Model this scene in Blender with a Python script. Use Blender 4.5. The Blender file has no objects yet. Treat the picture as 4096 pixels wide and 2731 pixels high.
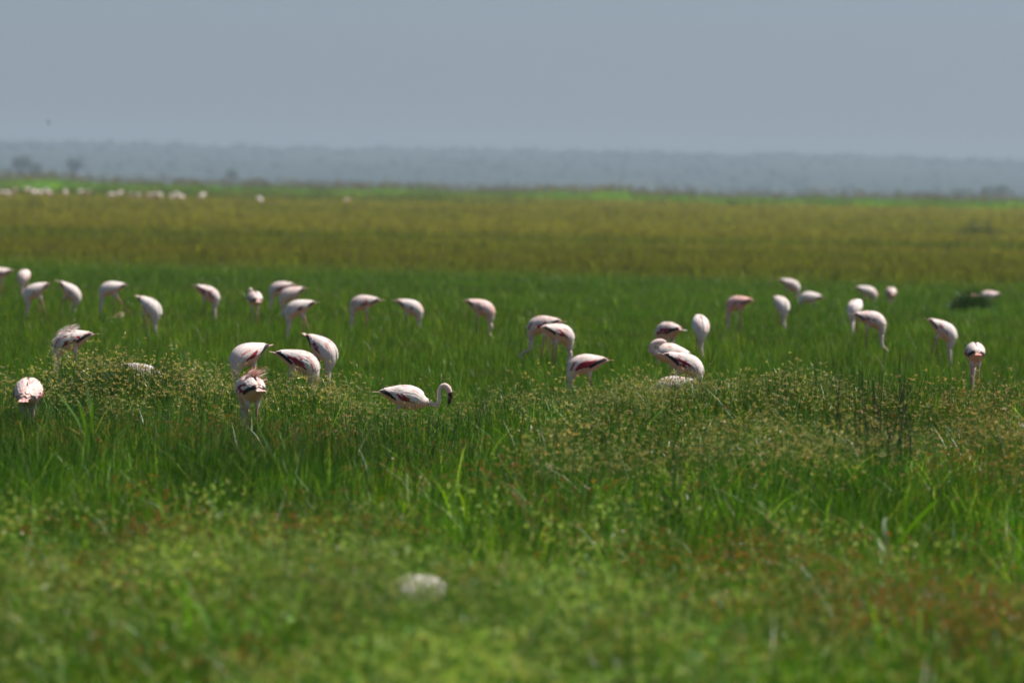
import bpy, bmesh, math, random
import numpy as np
from mathutils import Vector, Matrix, Euler

# ------------------------------------------------------------------ camera, sky, sun, exposure
SC = bpy.context.scene
COL = SC.collection
RAD = math.radians
LENS, SENSOR = 200.0, 36.0
FPX = 4096 * LENS / SENSOR            # focal length in photograph pixels
CAM_H = 2.5
Y0C = 777.0                           # horizon row at the picture's middle column
PITCH = math.atan((1365.5 - Y0C) / FPX)
ROLL = RAD(1.2)
CP, SP, CR, SR = math.cos(PITCH), math.sin(PITCH), math.cos(ROLL), math.sin(ROLL)
F_ = Vector((0, CP, -SP))
R_ = Vector((CR, SR * SP, SR * CP))
U_ = Vector((-SR, CR * SP, CR * CP))
CAM = Vector((0, 0, CAM_H))

cam = bpy.data.cameras.new('camera')
cam.lens, cam.sensor_width = LENS, SENSOR
cam.clip_start, cam.clip_end = 0.5, 40000
cam.dof.use_dof = True
cam.dof.focus_distance = FPX / 400.0
cam.dof.aperture_fstop = 2.45
camo = bpy.data.objects.new('camera', cam)
COL.objects.link(camo)
camo.matrix_world = Matrix(((R_.x, U_.x, -F_.x, CAM.x), (R_.y, U_.y, -F_.y, CAM.y),
                            (R_.z, U_.z, -F_.z, CAM.z), (0, 0, 0, 1)))
SC.camera = camo

SUN_DIR = Vector((0.47, 0.13, 0.85)).normalized()   # towards the sun: right of and beyond the birds
world = bpy.data.worlds.new('World')
SC.world = world
world.use_nodes = True
wn = world.node_tree
sky = wn.nodes.new('ShaderNodeTexSky')
sky.sky_type = 'NISHITA'
sky.sun_disc = False
sky.sun_elevation = math.asin(SUN_DIR.z)
sky.sun_rotation = math.atan2(SUN_DIR.x, SUN_DIR.y)
sky.altitude = 1100
sky.air_density, sky.dust_density, sky.ozone_density = 0.5, 3.5, 1.0
bg = next(n for n in wn.nodes if n.type == 'BACKGROUND')
bg.inputs['Strength'].default_value = 0.078
wn.links.new(sky.outputs[0], bg.inputs['Color'])

sun = bpy.data.lights.new('sun', 'SUN')
sun.energy, sun.angle, sun.color = 5.0, RAD(0.5), (1.0, 0.95, 0.87)
suno = bpy.data.objects.new('sun', sun)
suno.rotation_euler = (-SUN_DIR).to_track_quat('-Z', 'Y').to_euler()
suno.location = (30, 20, 60)
COL.objects.link(suno)

SC.view_settings.view_transform = 'Standard'
SC.view_settings.look = 'None'
SC.view_settings.exposure = 0.40
SC.view_settings.gamma = 1.0
SC.view_settings.use_curve_mapping = False
SC.render.engine = 'CYCLES'
SC.cycles.use_denoising = True
SC.cycles.max_bounces = 4
SC.cycles.diffuse_bounces = 2
SC.cycles.glossy_bounces = 2
SC.cycles.transmission_bounces = 3
SC.cycles.volume_bounces = 0
SC.cycles.use_adaptive_sampling = True
SC.cycles.adaptive_threshold = 0.02
SC.cycles.transparent_max_bounces = 6
SC.cycles.sample_clamp_indirect = 4.0

rng = np.random.default_rng(11)
random.seed(5)

# ------------------------------------------------------------------ helpers
def ground_xy(px, s):
    """world X, Y of the flat ground in picture column px where a metre measures s picture pixels"""
    d = FPX / s
    Y = (d - CAM_H * SP) / CP
    X = ((px - 2048) / FPX * d - Y * SR * SP + CAM_H * SR * CP) / CR
    return X, Y

def ray(px, py):
    return F_ + R_ * ((px - 2048) / FPX) - U_ * ((py - 1365.5) / FPX)

def at_depth(px, py, d):
    return CAM + ray(px, py) * d

MOUNDS = []
for px, s, h, sx, sy in [
        (2500, 432, .10, 1.3, 3), (3050, 432, .19, 1.6, 3), (3600, 436, .19, 1.6, 3), (4050, 432, .17, 1.5, 3),
        (3600, 500, .12, 2.0, 3), (560, 384, .20, .75, 2.2), (330, 388, .18, .5, 2.0), (1290, 405, .12, .6, 2),
        (3890, 181, .12, .5, 1.5), (900, 760, .10, 1.3, 3), (1700, 815, .10, 1.5, 2.5), (2500, 900, .08, 1.5, 2.5)]:
    x, y = ground_xy(px, s)
    MOUNDS.append((x, y, h, sx, sy))

def height(X, Y):
    X = np.asarray(X, float); Y = np.asarray(Y, float)
    z = 0.025 * np.sin(X * 1.3 + 0.4 * Y) * np.sin(Y * .9 + 1.1) + 0.02 * np.sin(X * .47 - Y * .31 + 2)
    z = z * np.clip(1.5 - Y / 300.0, 0, 1)
    q = np.clip((Y - 230) / 420, 0, 1)
    z = z + 1.05 * q * q * (3 - 2 * q) * np.clip((4200 - Y) / 2500, 0, 1)   # the plain rises a little towards its far edge
    for mx, my, h, sx, sy in MOUNDS:
        z = z + h * np.exp(-((X - mx) / sx) ** 2 - ((Y - my) / sy) ** 2)
    return z

def link(o, parent=None):
    COL.objects.link(o)
    if parent is not None:
        o.parent = parent
    return o

def mesh_obj(name, verts, faces, mat=None, parent=None, smooth=True, cols=None, loc=None):
    me = bpy.data.meshes.new(name)
    me.from_pydata([tuple(v) for v in verts], [], [tuple(int(i) for i in f) for f in faces])
    if cols is not None:
        a = me.color_attributes.new('col', 'FLOAT_COLOR', 'POINT')
        c = np.ones((len(verts), 4), np.float32)
        c[:, :3] = np.asarray(cols, np.float32)
        a.data.foreach_set('color', c.ravel())
    if smooth:
        me.polygons.foreach_set('use_smooth', [True] * len(me.polygons))
    if mat:
        me.materials.append(mat)
    me.update()
    o = bpy.data.objects.new(name, me)
    if loc is not None:
        o.location = loc
    return link(o, parent)

def empty(name, loc, rz=0.0):
    o = bpy.data.objects.new(name, None)
    o.empty_display_size = .1
    o.location = loc
    o.rotation_euler = (0, 0, rz)
    return link(o)

def tag(o, label, cat=None, group=None, kind=None):
    o['label'] = label
    if cat:
        o['category'] = cat
    if group:
        o['group'] = group
    if kind:
        o['kind'] = kind
    return o

def new_mat(name):
    m = bpy.data.materials.new(name)
    m.use_nodes = True
    nt = m.node_tree
    nt.nodes.clear()
    out = nt.nodes.new('ShaderNodeOutputMaterial')
    return m, nt, out

def node(nt, t, **kw):
    n = nt.nodes.new(t)
    for k, v in kw.items():
        setattr(n, k, v)
    return n

def leaf_mat(name, trans=.5, rough=.32, spec=.22, tint=True, tgain=(1.25, 1.35, .3)):
    """thin foliage: colour per blade from 'col', per patch from the scatter's 'tint'"""
    m, nt, out = new_mat(name)
    L = nt.links.new
    col = node(nt, 'ShaderNodeAttribute', attribute_name='col')
    src = col.outputs['Color']
    if tint:
        ti = node(nt, 'ShaderNodeAttribute', attribute_name='tint', attribute_type='INSTANCER')
        mul = node(nt, 'ShaderNodeMix', data_type='RGBA', blend_type='MULTIPLY')
        mul.inputs[0].default_value = 1
        L(src, mul.inputs[6]); L(ti.outputs['Color'], mul.inputs[7])
        src = mul.outputs[2]
    p = node(nt, 'ShaderNodeBsdfPrincipled')
    p.inputs['Roughness'].default_value = rough
    p.inputs['Specular IOR Level'].default_value = spec
    L(src, p.inputs['Base Color'])
    g = node(nt, 'ShaderNodeMix', data_type='RGBA', blend_type='MULTIPLY')
    g.inputs[0].default_value = 1
    g.inputs[7].default_value = (*tgain, 1)
    L(src, g.inputs[6])
    t = node(nt, 'ShaderNodeBsdfTranslucent')
    L(g.outputs[2], t.inputs['Color'])
    mx = node(nt, 'ShaderNodeMixShader')
    mx.inputs[0].default_value = trans
    L(p.outputs[0], mx.inputs[1]); L(t.outputs[0], mx.inputs[2])
    L(mx.outputs[0], out.inputs['Surface'])
    return m

M_LEAF = leaf_mat('leaf_blades')
M_SEDGE = leaf_mat('sedge_blades', trans=.35, spec=.3, tgain=(1.2, 1.25, .35))
M_REED = leaf_mat('reed_leaves', trans=.4, spec=.2)
M_PLANT = leaf_mat('plant_leaves', trans=.4, tint=False, spec=.5, rough=.35)

def feather_mat():
    m, nt, out = new_mat('plumage')
    L = nt.links.new
    col = node(nt, 'ShaderNodeAttribute', attribute_name='col')
    tc = node(nt, 'ShaderNodeTexCoord')
    nz = node(nt, 'ShaderNodeTexNoise')
    nz.inputs['Scale'].default_value = 38
    nz.inputs['Detail'].default_value = 3
    mp = node(nt, 'ShaderNodeMapping')
    mp.inputs['Scale'].default_value = (.35, 1.6, 1.6)
    L(tc.outputs['Object'], mp.inputs[0]); L(mp.outputs[0], nz.inputs['Vector'])
    rmp = node(nt, 'ShaderNodeMapRange')
    rmp.inputs[3].default_value = .82; rmp.inputs[4].default_value = 1.1
    L(nz.outputs[0], rmp.inputs[0])
    mul = node(nt, 'ShaderNodeMix', data_type='RGBA', blend_type='MULTIPLY')
    mul.inputs[0].default_value = 1
    L(col.outputs['Color'], mul.inputs[6]); L(rmp.outputs[0], mul.inputs[7])
    p = node(nt, 'ShaderNodeBsdfPrincipled')
    p.inputs['Roughness'].default_value = .75
    p.inputs['Specular IOR Level'].default_value = .2
    p.inputs['Sheen Weight'].default_value = .05
    L(mul.outputs[2], p.inputs['Base Color'])
    bp = node(nt, 'ShaderNodeBump')
    bp.inputs['Strength'].default_value = .35
    bp.inputs['Distance'].default_value = .01
    L(nz.outputs[0], bp.inputs['Height']); L(bp.outputs[0], p.inputs['Normal'])
    L(p.outputs[0], out.inputs['Surface'])
    return m
M_FEATHER = feather_mat()

def plume_mat():
    m, nt, out = new_mat('loose_plumes')
    L = nt.links.new
    col = node(nt, 'ShaderNodeAttribute', attribute_name='col')
    d = node(nt, 'ShaderNodeBsdfDiffuse'); t = node(nt, 'ShaderNodeBsdfTranslucent')
    mx = node(nt, 'ShaderNodeMixShader'); mx.inputs[0].default_value = .45
    L(col.outputs['Color'], d.inputs['Color']); L(col.outputs['Color'], t.inputs['Color'])
    L(d.outputs[0], mx.inputs[1]); L(t.outputs[0], mx.inputs[2]); L(mx.outputs[0], out.inputs['Surface'])
    return m
M_PLUME = plume_mat()

def plain_mat(name, rgb, rough=.6, spec=.3):
    m, nt, out = new_mat(name)
    p = node(nt, 'ShaderNodeBsdfPrincipled')
    p.inputs['Roughness'].default_value = rough
    p.inputs['Specular IOR Level'].default_value = spec
    nz = node(nt, 'ShaderNodeTexNoise')
    nz.inputs['Scale'].default_value = 25
    rp = node(nt, 'ShaderNodeValToRGB')
    rp.color_ramp.elements[0].color = (*[c * .75 for c in rgb], 1)
    rp.color_ramp.elements[1].color = (*[min(1, c * 1.25) for c in rgb], 1)
    nt.links.new(nz.outputs[0], rp.inputs[0])
    nt.links.new(rp.outputs[0], p.inputs['Base Color'])
    nt.links.new(p.outputs[0], out.inputs['Surface'])
    return m

# ------------------------------------------------------------------ ground, hills, haze
def ground_mat():
    m, nt, out = new_mat('marsh_soil')
    L = nt.links.new
    geo = node(nt, 'ShaderNodeNewGeometry')
    sep = node(nt, 'ShaderNodeSeparateXYZ')
    L(geo.outputs['Position'], sep.inputs[0])
    n1 = node(nt, 'ShaderNodeTexNoise'); n1.inputs['Scale'].default_value = .05; n1.inputs['Detail'].default_value = 6
    n2 = node(nt, 'ShaderNodeTexNoise'); n2.inputs['Scale'].default_value = 6; n2.inputs['Detail'].default_value = 5
    L(geo.outputs['Position'], n1.inputs['Vector']); L(geo.outputs['Position'], n2.inputs['Vector'])
    soil = node(nt, 'ShaderNodeValToRGB')
    soil.color_ramp.elements[0].color = (.035, .030, .018, 1)
    soil.color_ramp.elements[1].color = (.13, .085, .055, 1)
    L(n2.outputs[0], soil.inputs[0])
    veg = node(nt, 'ShaderNodeValToRGB')
    veg.color_ramp.elements[0].position = .35
    veg.color_ramp.elements[1].position = .65
    veg.color_ramp.elements[0].color = (.11, .115, .02, 1)
    veg.color_ramp.elements[1].color = (.20, .155, .035, 1)
    L(n1.outputs[0], veg.inputs[0])
    mr = node(nt, 'ShaderNodeMapRange')
    mr.inputs[1].default_value = 150; mr.inputs[2].default_value = 260
    L(sep.outputs['Y'], mr.inputs[0])
    mx = node(nt, 'ShaderNodeMix', data_type='RGBA')
    L(mr.outputs[0], mx.inputs[0]); L(soil.outputs[0], mx.inputs[6]); L(veg.outputs[0], mx.inputs[7])
    p = node(nt, 'ShaderNodeBsdfPrincipled')
    p.inputs['Roughness'].default_value = .9
    p.inputs['Specular IOR Level'].default_value = .15
    L(mx.outputs[2], p.inputs['Base Color'])
    bp = node(nt, 'ShaderNodeBump'); bp.inputs['Strength'].default_value = .6; bp.inputs['Distance'].default_value = .05
    L(n2.outputs[0], bp.inputs['Height']); L(bp.outputs[0], p.inputs['Normal'])
    L(p.outputs[0], out.inputs['Surface'])
    return m

def geom_axis(fine0, fine1, step, far, grow=1.18):
    a = list(np.arange(fine0, fine1 + 1e-6, step))
    d = step
    while a[-1] < far:
        d *= grow
        a.append(min(a[-1] + d, far))
    return a

ax = geom_axis(0, 14, .3, 6000)
xs = np.array([-v for v in ax[:0:-1]] + ax)
ys = geom_axis(16, 150, .5, 8800)
b = geom_axis(0, 4, 2, 200)
ys = np.array([16 - v for v in b[:0:-1]] + ys)
GX, GY = np.meshgrid(xs, ys)
GZ = height(GX, GY)
nx, ny = len(xs), len(ys)
gv = np.stack([GX.ravel(), GY.ravel(), GZ.ravel()], 1)
ii = (np.arange(ny - 1)[:, None] * nx + np.arange(nx - 1)[None, :]).ravel()
gf = np.stack([ii, ii + 1, ii + nx + 1, ii + nx], 1)
ground = mesh_obj('ground', gv, gf, ground_mat())
tag(ground, 'flat marsh ground under the grass and sedges', 'ground', kind='structure')

def hill_mat():
    m, nt, out = new_mat('hill_scrubland')
    L = nt.links.new
    geo = node(nt, 'ShaderNodeNewGeometry')
    mp = node(nt, 'ShaderNodeMapping'); mp.inputs['Scale'].default_value = (.004, .0016, .02)
    n1 = node(nt, 'ShaderNodeTexNoise'); n1.inputs['Scale'].default_value = 1; n1.inputs['Detail'].default_value = 6
    L(geo.outputs['Position'], mp.inputs[0]); L(mp.outputs[0], n1.inputs['Vector'])
    r = node(nt, 'ShaderNodeValToRGB')
    r.color_ramp.elements[0].position = .35; r.color_ramp.elements[1].position = .65
    r.color_ramp.elements[0].color = (.016, .030, .018, 1)
    r.color_ramp.elements[1].color = (.036, .050, .028, 1)
    L(n1.outputs[0], r.inputs[0])
    p = node(nt, 'ShaderNodeBsdfPrincipled'); p.inputs['Roughness'].default_value = .95
    p.inputs['Specular IOR Level'].default_value = .1
    L(r.outputs[0], p.inputs['Base Color']); L(p.outputs[0], out.inputs['Surface'])
    return m

def hill_z(X, Y):
    t = np.clip((Y - 4300) / 2800, 0, 1)
    crest = 54 + 3.0 * np.sin(X / 900 + 1) + 1.2 * np.sin(X / 230) + .8 * np.sin(X / 71 + 2)
    return crest * (t ** 1.15) + 2.0 * np.sin(X / 310 + Y / 400) * t * (1 - t) * 2

hx = np.linspace(-2600, 2600, 261); hy = np.linspace(4300, 8200, 60)
HX, HY = np.meshgrid(hx, hy)
HZ = hill_z(HX, HY) + rng.normal(0, .25, HX.shape) - np.where(HY <= 4301, 1.0, 0) * 1.0
hv = np.stack([HX.ravel(), HY.ravel(), HZ.ravel()], 1)
ii = (np.arange(59)[:, None] * 261 + np.arange(260)[None, :]).ravel()
hills = mesh_obj('hills', hv, np.stack([ii, ii + 1, ii + 262, ii + 261], 1), hill_mat())
tag(hills, 'long low hazy blue-green hills beyond the marsh', 'hills', kind='structure')

def haze_box():
    m, nt, out = new_mat('haze_air')
    v = node(nt, 'ShaderNodeVolumePrincipled')
    v.inputs['Color'].default_value = (.53, .67, .79, 1)
    v.inputs['Density'].default_value = .00017
    v.inputs['Anisotropy'].default_value = .1
    nt.links.new(v.outputs[0], out.inputs['Volume'])
    x0, x1, y0, y1, z0, z1 = -6300, 6300, -420, 9000, -4, 92
    vs = [(x0, y0, z0), (x1, y0, z0), (x1, y1, z0), (x0, y1, z0), (x0, y0, z1), (x1, y0, z1), (x1, y1, z1), (x0, y1, z1)]
    fs = [(0, 3, 2, 1), (4, 5, 6, 7), (0, 1, 5, 4), (1, 2, 6, 5), (2, 3, 7, 6), (3, 0, 4, 7)]
    o = mesh_obj('haze', vs, fs, m, smooth=False)
    tag(o, 'pale blue haze hanging over the marsh and hills', 'haze', kind='stuff')
haze_box()

# ------------------------------------------------------------------ grass clumps and scattering
class Tuft:
    def __init__(self):
        self.v, self.f, self.c, self.n = [], [], [], 0
    def blades(self, n, rad, h0, h1, w0, w1, lean, c0, c1, rs, curl=.5, base=None, azi=None, seg=3, tipfade=None):
        for i in range(n):
            if base is None:
                r, a = rad * math.sqrt(rs.random()), rs.random() * 2 * math.pi
                bx, by, bz = r * math.cos(a), r * math.sin(a), 0
            else:
                bx, by, bz = base
            az = rs.random() * 2 * math.pi if azi is None else azi + rs.normal() * .5
            h = h0 + (h1 - h0) * rs.random()
            w = w0 + (w1 - w0) * rs.random()
            ln = abs(rs.normal()) * lean
            k = rs.random()
            col = np.array(c0) * (1 - k) + np.array(c1) * k
            col = col * (.8 + .4 * rs.random())
            dx, dy = math.cos(az), math.sin(az)
            fa = rs.random() * math.pi
            sx, sy = math.cos(fa), math.sin(fa)
            s = self.n
            for j in range(seg + 1):
                t = j / seg
                out = h * (ln * t + ln * curl * t * t)
                z = h * t * math.sqrt(max(.15, 1 - min(.8, ln * ln * (t + curl * t) ** 2 * .5)))
                ww = w * (1 - t ** 1.6) * .5 + .0004
                px, py, pz = bx + dx * out, by + dy * out, bz + z
                if j < seg:
                    self.v += [(px - sx * ww, py - sy * ww, pz), (px + sx * ww, py + sy * ww, pz)]
                    self.c += [col, col]
                else:
                    self.v.append((px, py, pz))
                    self.c.append(col if tipfade is None else np.array(tipfade))
            for j in range(seg - 1):
                a_ = s + 2 * j
                self.f.append((a_, a_ + 1, a_ + 3, a_ + 2))
            a_ = s + 2 * (seg - 1)
            self.f.append((a_, a_ + 1, a_ + 2))
            self.n += 2 * seg + 1
            self.tip = (px, py, pz)
        return self
    def head(self, p, n, l0, l1, w, c0, c1, rs, up=.25):
        """a star of spikelets at p"""
        for i in range(n):
            d = Vector((rs.normal(), rs.normal(), rs.normal() * .7 + up))
            if d.length < 1e-3:
                continue
            d.normalize()
            l = l0 + (l1 - l0) * rs.random()
            sdir = d.cross(Vector((rs.normal(), rs.normal(), rs.normal())))
            if sdir.length < 1e-3:
                continue
            sdir.normalize()
            k = rs.random()
            col = (np.array(c0) * (1 - k) + np.array(c1) * k) * (.8 + .4 * rs.random())
            P = Vector(p)
            m = P + d * l * .5
            s = self.n
            for q in (P, m + sdir * w * .5, P + d * l, m - sdir * w * .5):
                self.v.append(tuple(q)); self.c.append(col)
            self.f.append((s, s + 1, s + 2, s + 3))
            self.n += 4
    def mesh(self, name, mat):
        me = bpy.data.meshes.new(name)
        me.from_pydata([tuple(v) for v in self.v], [], self.f)
        a = me.color_attributes.new('col', 'FLOAT_COLOR', 'POINT')
        c = np.ones((len(self.v), 4), np.float32); c[:, :3] = np.array(self.c)
        a.data.foreach_set('color', c.ravel())
        me.polygons.foreach_set('use_smooth', [True] * len(me.polygons))
        me.materials.append(mat)
        me.update()
        return me

def source_set(name, meshes):
    c = bpy.data.collections.new(name)
    for i, me in enumerate(meshes):
        c.objects.link(bpy.data.objects.new('%s_%02d' % (name, i), me))
    return c, len(meshes)

def scatter(name, srcs, pts, scale, tint, label, cat, zscale=None, tilt=.08):
    coll, nsrc = srcs
    n = len(pts)
    me = bpy.data.meshes.new(name)
    me.vertices.add(n)
    me.vertices.foreach_set('co', np.asarray(pts, np.float32).ravel())
    a = me.attributes.new('which', 'INT', 'POINT'); a.data.foreach_set('value', rng.integers(0, nsrc, n).astype(np.int32))
    rot = np.stack([rng.normal(0, tilt, n), rng.normal(0, tilt, n), rng.random(n) * 6.283], 1).astype(np.float32)
    a = me.attributes.new('turn', 'FLOAT_VECTOR', 'POINT'); a.data.foreach_set('vector', rot.ravel())
    zs = np.ones(n) if zscale is None else zscale
    scl = np.stack([scale, scale, scale * zs], 1).astype(np.float32)
    a = me.attributes.new('size', 'FLOAT_VECTOR', 'POINT'); a.data.foreach_set('vector', scl.ravel())
    a = me.attributes.new('tint', 'FLOAT_VECTOR', 'POINT'); a.data.foreach_set('vector', np.asarray(tint, np.float32).ravel())
    o = bpy.data.objects.new(name, me)
    link(o)
    ng = bpy.data.node_groups.new(name + '_scatter', 'GeometryNodeTree')
    ng.interface.new_socket('Geometry', in_out='INPUT', socket_type='NodeSocketGeometry')
    ng.interface.new_socket('Geometry', in_out='OUTPUT', socket_type='NodeSocketGeometry')
    gi = ng.nodes.new('NodeGroupInput'); go = ng.nodes.new('NodeGroupOutput')
    iop = ng.nodes.new('GeometryNodeInstanceOnPoints')
    ci = ng.nodes.new('GeometryNodeCollectionInfo')
    ci.inputs['Collection'].default_value = coll
    ci.inputs['Separate Children'].default_value = True
    ci.inputs['Reset Children'].default_value = True
    def named(nm, dt):
        q = ng.nodes.new('GeometryNodeInputNamedAttribute')
        q.data_type = dt
        q.inputs['Name'].default_value = nm
        return q.outputs['Attribute']
    L = ng.links.new
    L(gi.outputs[0], iop.inputs['Points'])
    L(ci.outputs[0], iop.inputs['Instance'])
    iop.inputs['Pick Instance'].default_value = True
    L(named('which', 'INT'), iop.inputs['Instance Index'])
    L(named('turn', 'FLOAT_VECTOR'), iop.inputs['Rotation'])
    L(named('size', 'FLOAT_VECTOR'), iop.inputs['Scale'])
    L(iop.outputs[0], go.inputs[0])
    md = o.modifiers.new('scatter', 'NODES')
    md.node_group = ng
    tag(o, label, cat, kind='stuff')
    return o

def wedge(n, d0, d1, side=1.12, extra=1.2):
    """n random ground points in the strip of ground the camera looks over, d0..d1 metres out"""
    u = rng.random(n)
    Y = np.sqrt(d0 * d0 + u * (d1 * d1 - d0 * d0))
    half = Y * 2048 / FPX * side + extra
    X = (rng.random(n) * 2 - 1) * half
    return X, Y

def screen_of(X, Y):
    """picture column and pixels per metre of ground points (to read where a stand of plants grows)"""
    d = Y * CP + CAM_H * SP
    px = 2048 + FPX * (X * CR + Y * SR * SP - CAM_H * SR * CP) / d
    return px, FPX / d

def vnoise(X, Y, f, seed=0):
    """smooth value noise 0..1"""
    r = np.random.default_rng(seed)
    tab = r.random((64, 64))
    x = X * f + 1000.3; y = Y * f + 1000.7
    xi = np.floor(x).astype(int); yi = np.floor(y).astype(int)
    fx = x - xi; fy = y - yi
    fx = fx * fx * (3 - 2 * fx); fy = fy * fy * (3 - 2 * fy)
    g = lambda i, j: tab[(xi + i) % 64, (yi + j) % 64]
    return (g(0, 0) * (1 - fx) + g(1, 0) * fx) * (1 - fy) + (g(0, 1) * (1 - fx) + g(1, 1) * fx) * fy

def blob(px, s, cx, cs, wx, ws):
    return np.exp(-((px - cx) / wx) ** 2 - ((s - cs) / ws) ** 2)

G0, G1 = (.040, .115, .006), (.105, .190, .012)     # grass greens
GY_, GB = (.140, .150, .030), (.16, .085, .028)     # yellowing, brown
PALE = (.30, .34, .22)  # silvery blades: glints put into the blade colour
HEAD0, HEAD1 = (.60, .52, .24), (.46, .33, .14)     # sedge heads

def grass_tufts():
    out = []
    for k in range(6):
        rs = np.random.default_rng(100 + k); t = Tuft()
        t.blades(130, .36, .08, .26, .004, .009, .42, G0, G1, rs)
        t.blades(10, .36, .12, .32, .003, .006, .35, GY_, GB, rs)
        t.blades(9, .36, .16, .38, .003, .005, .16, (.02, .06, .015), (.03, .07, .015), rs)
        t.blades(5, .36, .20, .40, .003, .006, .6, PALE, (.2, .26, .1), rs)
        out.append(t.mesh('grass_tuft', M_LEAF))
    return source_set('grass_tufts', out)

def tall_tufts():
    out = []
    for k in range(5):
        rs = np.random.default_rng(200 + k); t = Tuft()
        t.blades(70, .26, .18, .56, .004, .009, .32, (.040, .115, .005), (.105, .19, .010), rs)
        t.blades(24, .26, .35, .78, .003, .006, .14, (.010, .036, .008), (.022, .058, .012), rs)  # rush blades, darkened and multiplied to paint deep shade among the grass
        t.blades(8, .26, .2, .5, .004, .008, .45, GY_, GB, rs)
        t.blades(4, .26, .4, .8, .004, .008, .55, PALE, (.2, .28, .1), rs)
        t.blades(24, .26, .12, .42, .006, .012, .5, (.11, .22, .006), (.19, .28, .012), rs)  # vivid blades: sunlit green put into the colour
        out.append(t.mesh('tall_tuft', M_LEAF))
    return source_set('tall_tufts', out)

def sedge_tufts(nheads, headc0, headc1, hmin, hmax, nm, seed, nsp=11, hs=1.0):
    out = []
    for k in range(5):
        rs = np.random.default_rng(seed + k); t = Tuft()
        t.blades(60, .26, .12, .40, .004, .009, .5, (.042, .12, .006), (.115, .20, .012), rs)
        t.blades(8, .26, .4, .68, .004, .008, .4, (.08, .17, .02), (.16, .24, .05), rs)
        for i in range(nheads):
            r, a = .24 * math.sqrt(rs.random()), rs.random() * 6.283
            t.blades(1, 0, hmin, hmax, .0035, .005, .16, (.03, .085, .014), (.055, .12, .02), rs, base=(r * math.cos(a), r * math.sin(a), 0))
            tp = t.tip
            t.head(tp, nsp, .014 * hs, .038 * hs, .0055 * hs, headc0, headc1, rs)
            t.blades(2, 0, .04, .10, .003, .005, 1.2, (.05, .12, .02), (.08, .15, .02), rs, base=tp, seg=2)
        out.append(t.mesh('sedge_tuft', M_SEDGE))
    return source_set(nm, out)

def far_tufts():
    out = []
    for k in range(4):
        rs = np.random.default_rng(400 + k); t = Tuft()
        t.blades(150, 1.5, .14, .34, .03, .06, .3, (.9, .9, .9), (1.1, 1.1, 1.1), rs, seg=2)
        out.append(t.mesh('far_tuft', M_FAR))
    return source_set('far_tufts', out)

def reed_tufts():
    out = []
    for k in range(4):
        rs = np.random.default_rng(500 + k); t = Tuft()
        t.blades(110, 2.0, .7, 1.8, .07, .13, .3, (.13, .27, .02), (.22, .36, .035), rs)
        for i in range(5):
            r, a = 2.0 * math.sqrt(rs.random()), rs.random() * 6.283
            t.blades(1, 0, 1.5, 2.2, .03, .05, .1, (.06, .12, .03), (.09, .13, .04), rs, base=(r * math.cos(a), r * math.sin(a), 0))
            t.head(t.tip, 12, .10, .30, .06, (.14, .11, .07), (.20, .15, .10), rs, up=.7)
        out.append(t.mesh('reed_tuft', M_REED))
    return source_set('reed_tufts', out)

M_FAR = leaf_mat('far_grass_blades', trans=.5, spec=.03, rough=.7)
S_GRASS, S_TALL, S_FAR, S_REED = grass_tufts(), tall_tufts(), far_tufts(), reed_tufts()
S_SEDGE = sedge_tufts(15, HEAD0, HEAD1, .32, .62, 'sedge_tufts', 300, hs=.76)
S_FORE = sedge_tufts(28, (.46, .46, .24), (.30, .31, .13), .24, .56, 'fore_sedge_tufts', 320, hs=.72)
def broad_tufts():
    out = []
    for k in range(5):
        rs = np.random.default_rng(260 + k); t = Tuft()
        t.blades(16, .16, .22, .52, .012, .024, .5, (.12, .24, .008), (.22, .34, .016), rs, curl=.9, seg=4)
        t.blades(8, .16, .25, .6, .008, .016, .25, (.03, .09, .006), (.07, .15, .01), rs, seg=4)
        t.blades(3, .16, .3, .6, .010, .018, .6, PALE, (.24, .32, .10), rs, curl=1.1, seg=4)
        t.blades(2, .16, .2, .4, .010, .016, .6, (.30, .19, .02), (.22, .11, .03), rs, curl=.9, seg=4)
        out.append(t.mesh('broad_tuft', M_LEAF))
    return source_set('broad_tufts', out)
S_BROAD = broad_tufts()
S_RUST = sedge_tufts(24, (.46, .17, .04), (.30, .10, .03), .22, .42, 'rust_tufts', 340)

def zpts(X, Y, dz=-.01):
    return np.stack([X, Y, height(X, Y) + dz], 1)

def tints(n, base=(1, 1, 1), var=.12):
    t = np.ones((n, 3)) * np.array(base)
    return t * (1 + rng.normal(0, var, (n, 1))) * (1 + rng.normal(0, var * .5, (n, 3)))

def low(px, s):
    """where the growth is trampled low (around the sitting birds)"""
    return np.clip(1.2 * blob(px, s, 1710, 394, 210, 28) + .8 * blob(px, s, 1680, 705, 150, 28) + .8 * blob(px, s, 985, 415, 75, 20) + .6 * blob(px, s, 110, 415, 70, 22) + blob(px, s, 3885, 187, 95, 8) + .8 * blob(px, s, 1455, 380, 70, 16), 0, 1)

def bare(px, s):
    return np.clip(blob(px, s, 1815, 470, 130, 22) + .8 * blob(px, s, 2060, 578, 90, 18) + .9 * blob(px, s, 1455, 372, 55, 14)
                   + .7 * blob(px, s, 2700, 640, 170, 16) + .9 * blob(px, s, 985, 418, 60, 10) + .5 * blob(px, s, 1500, 640, 260, 25), 0, 1)

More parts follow.
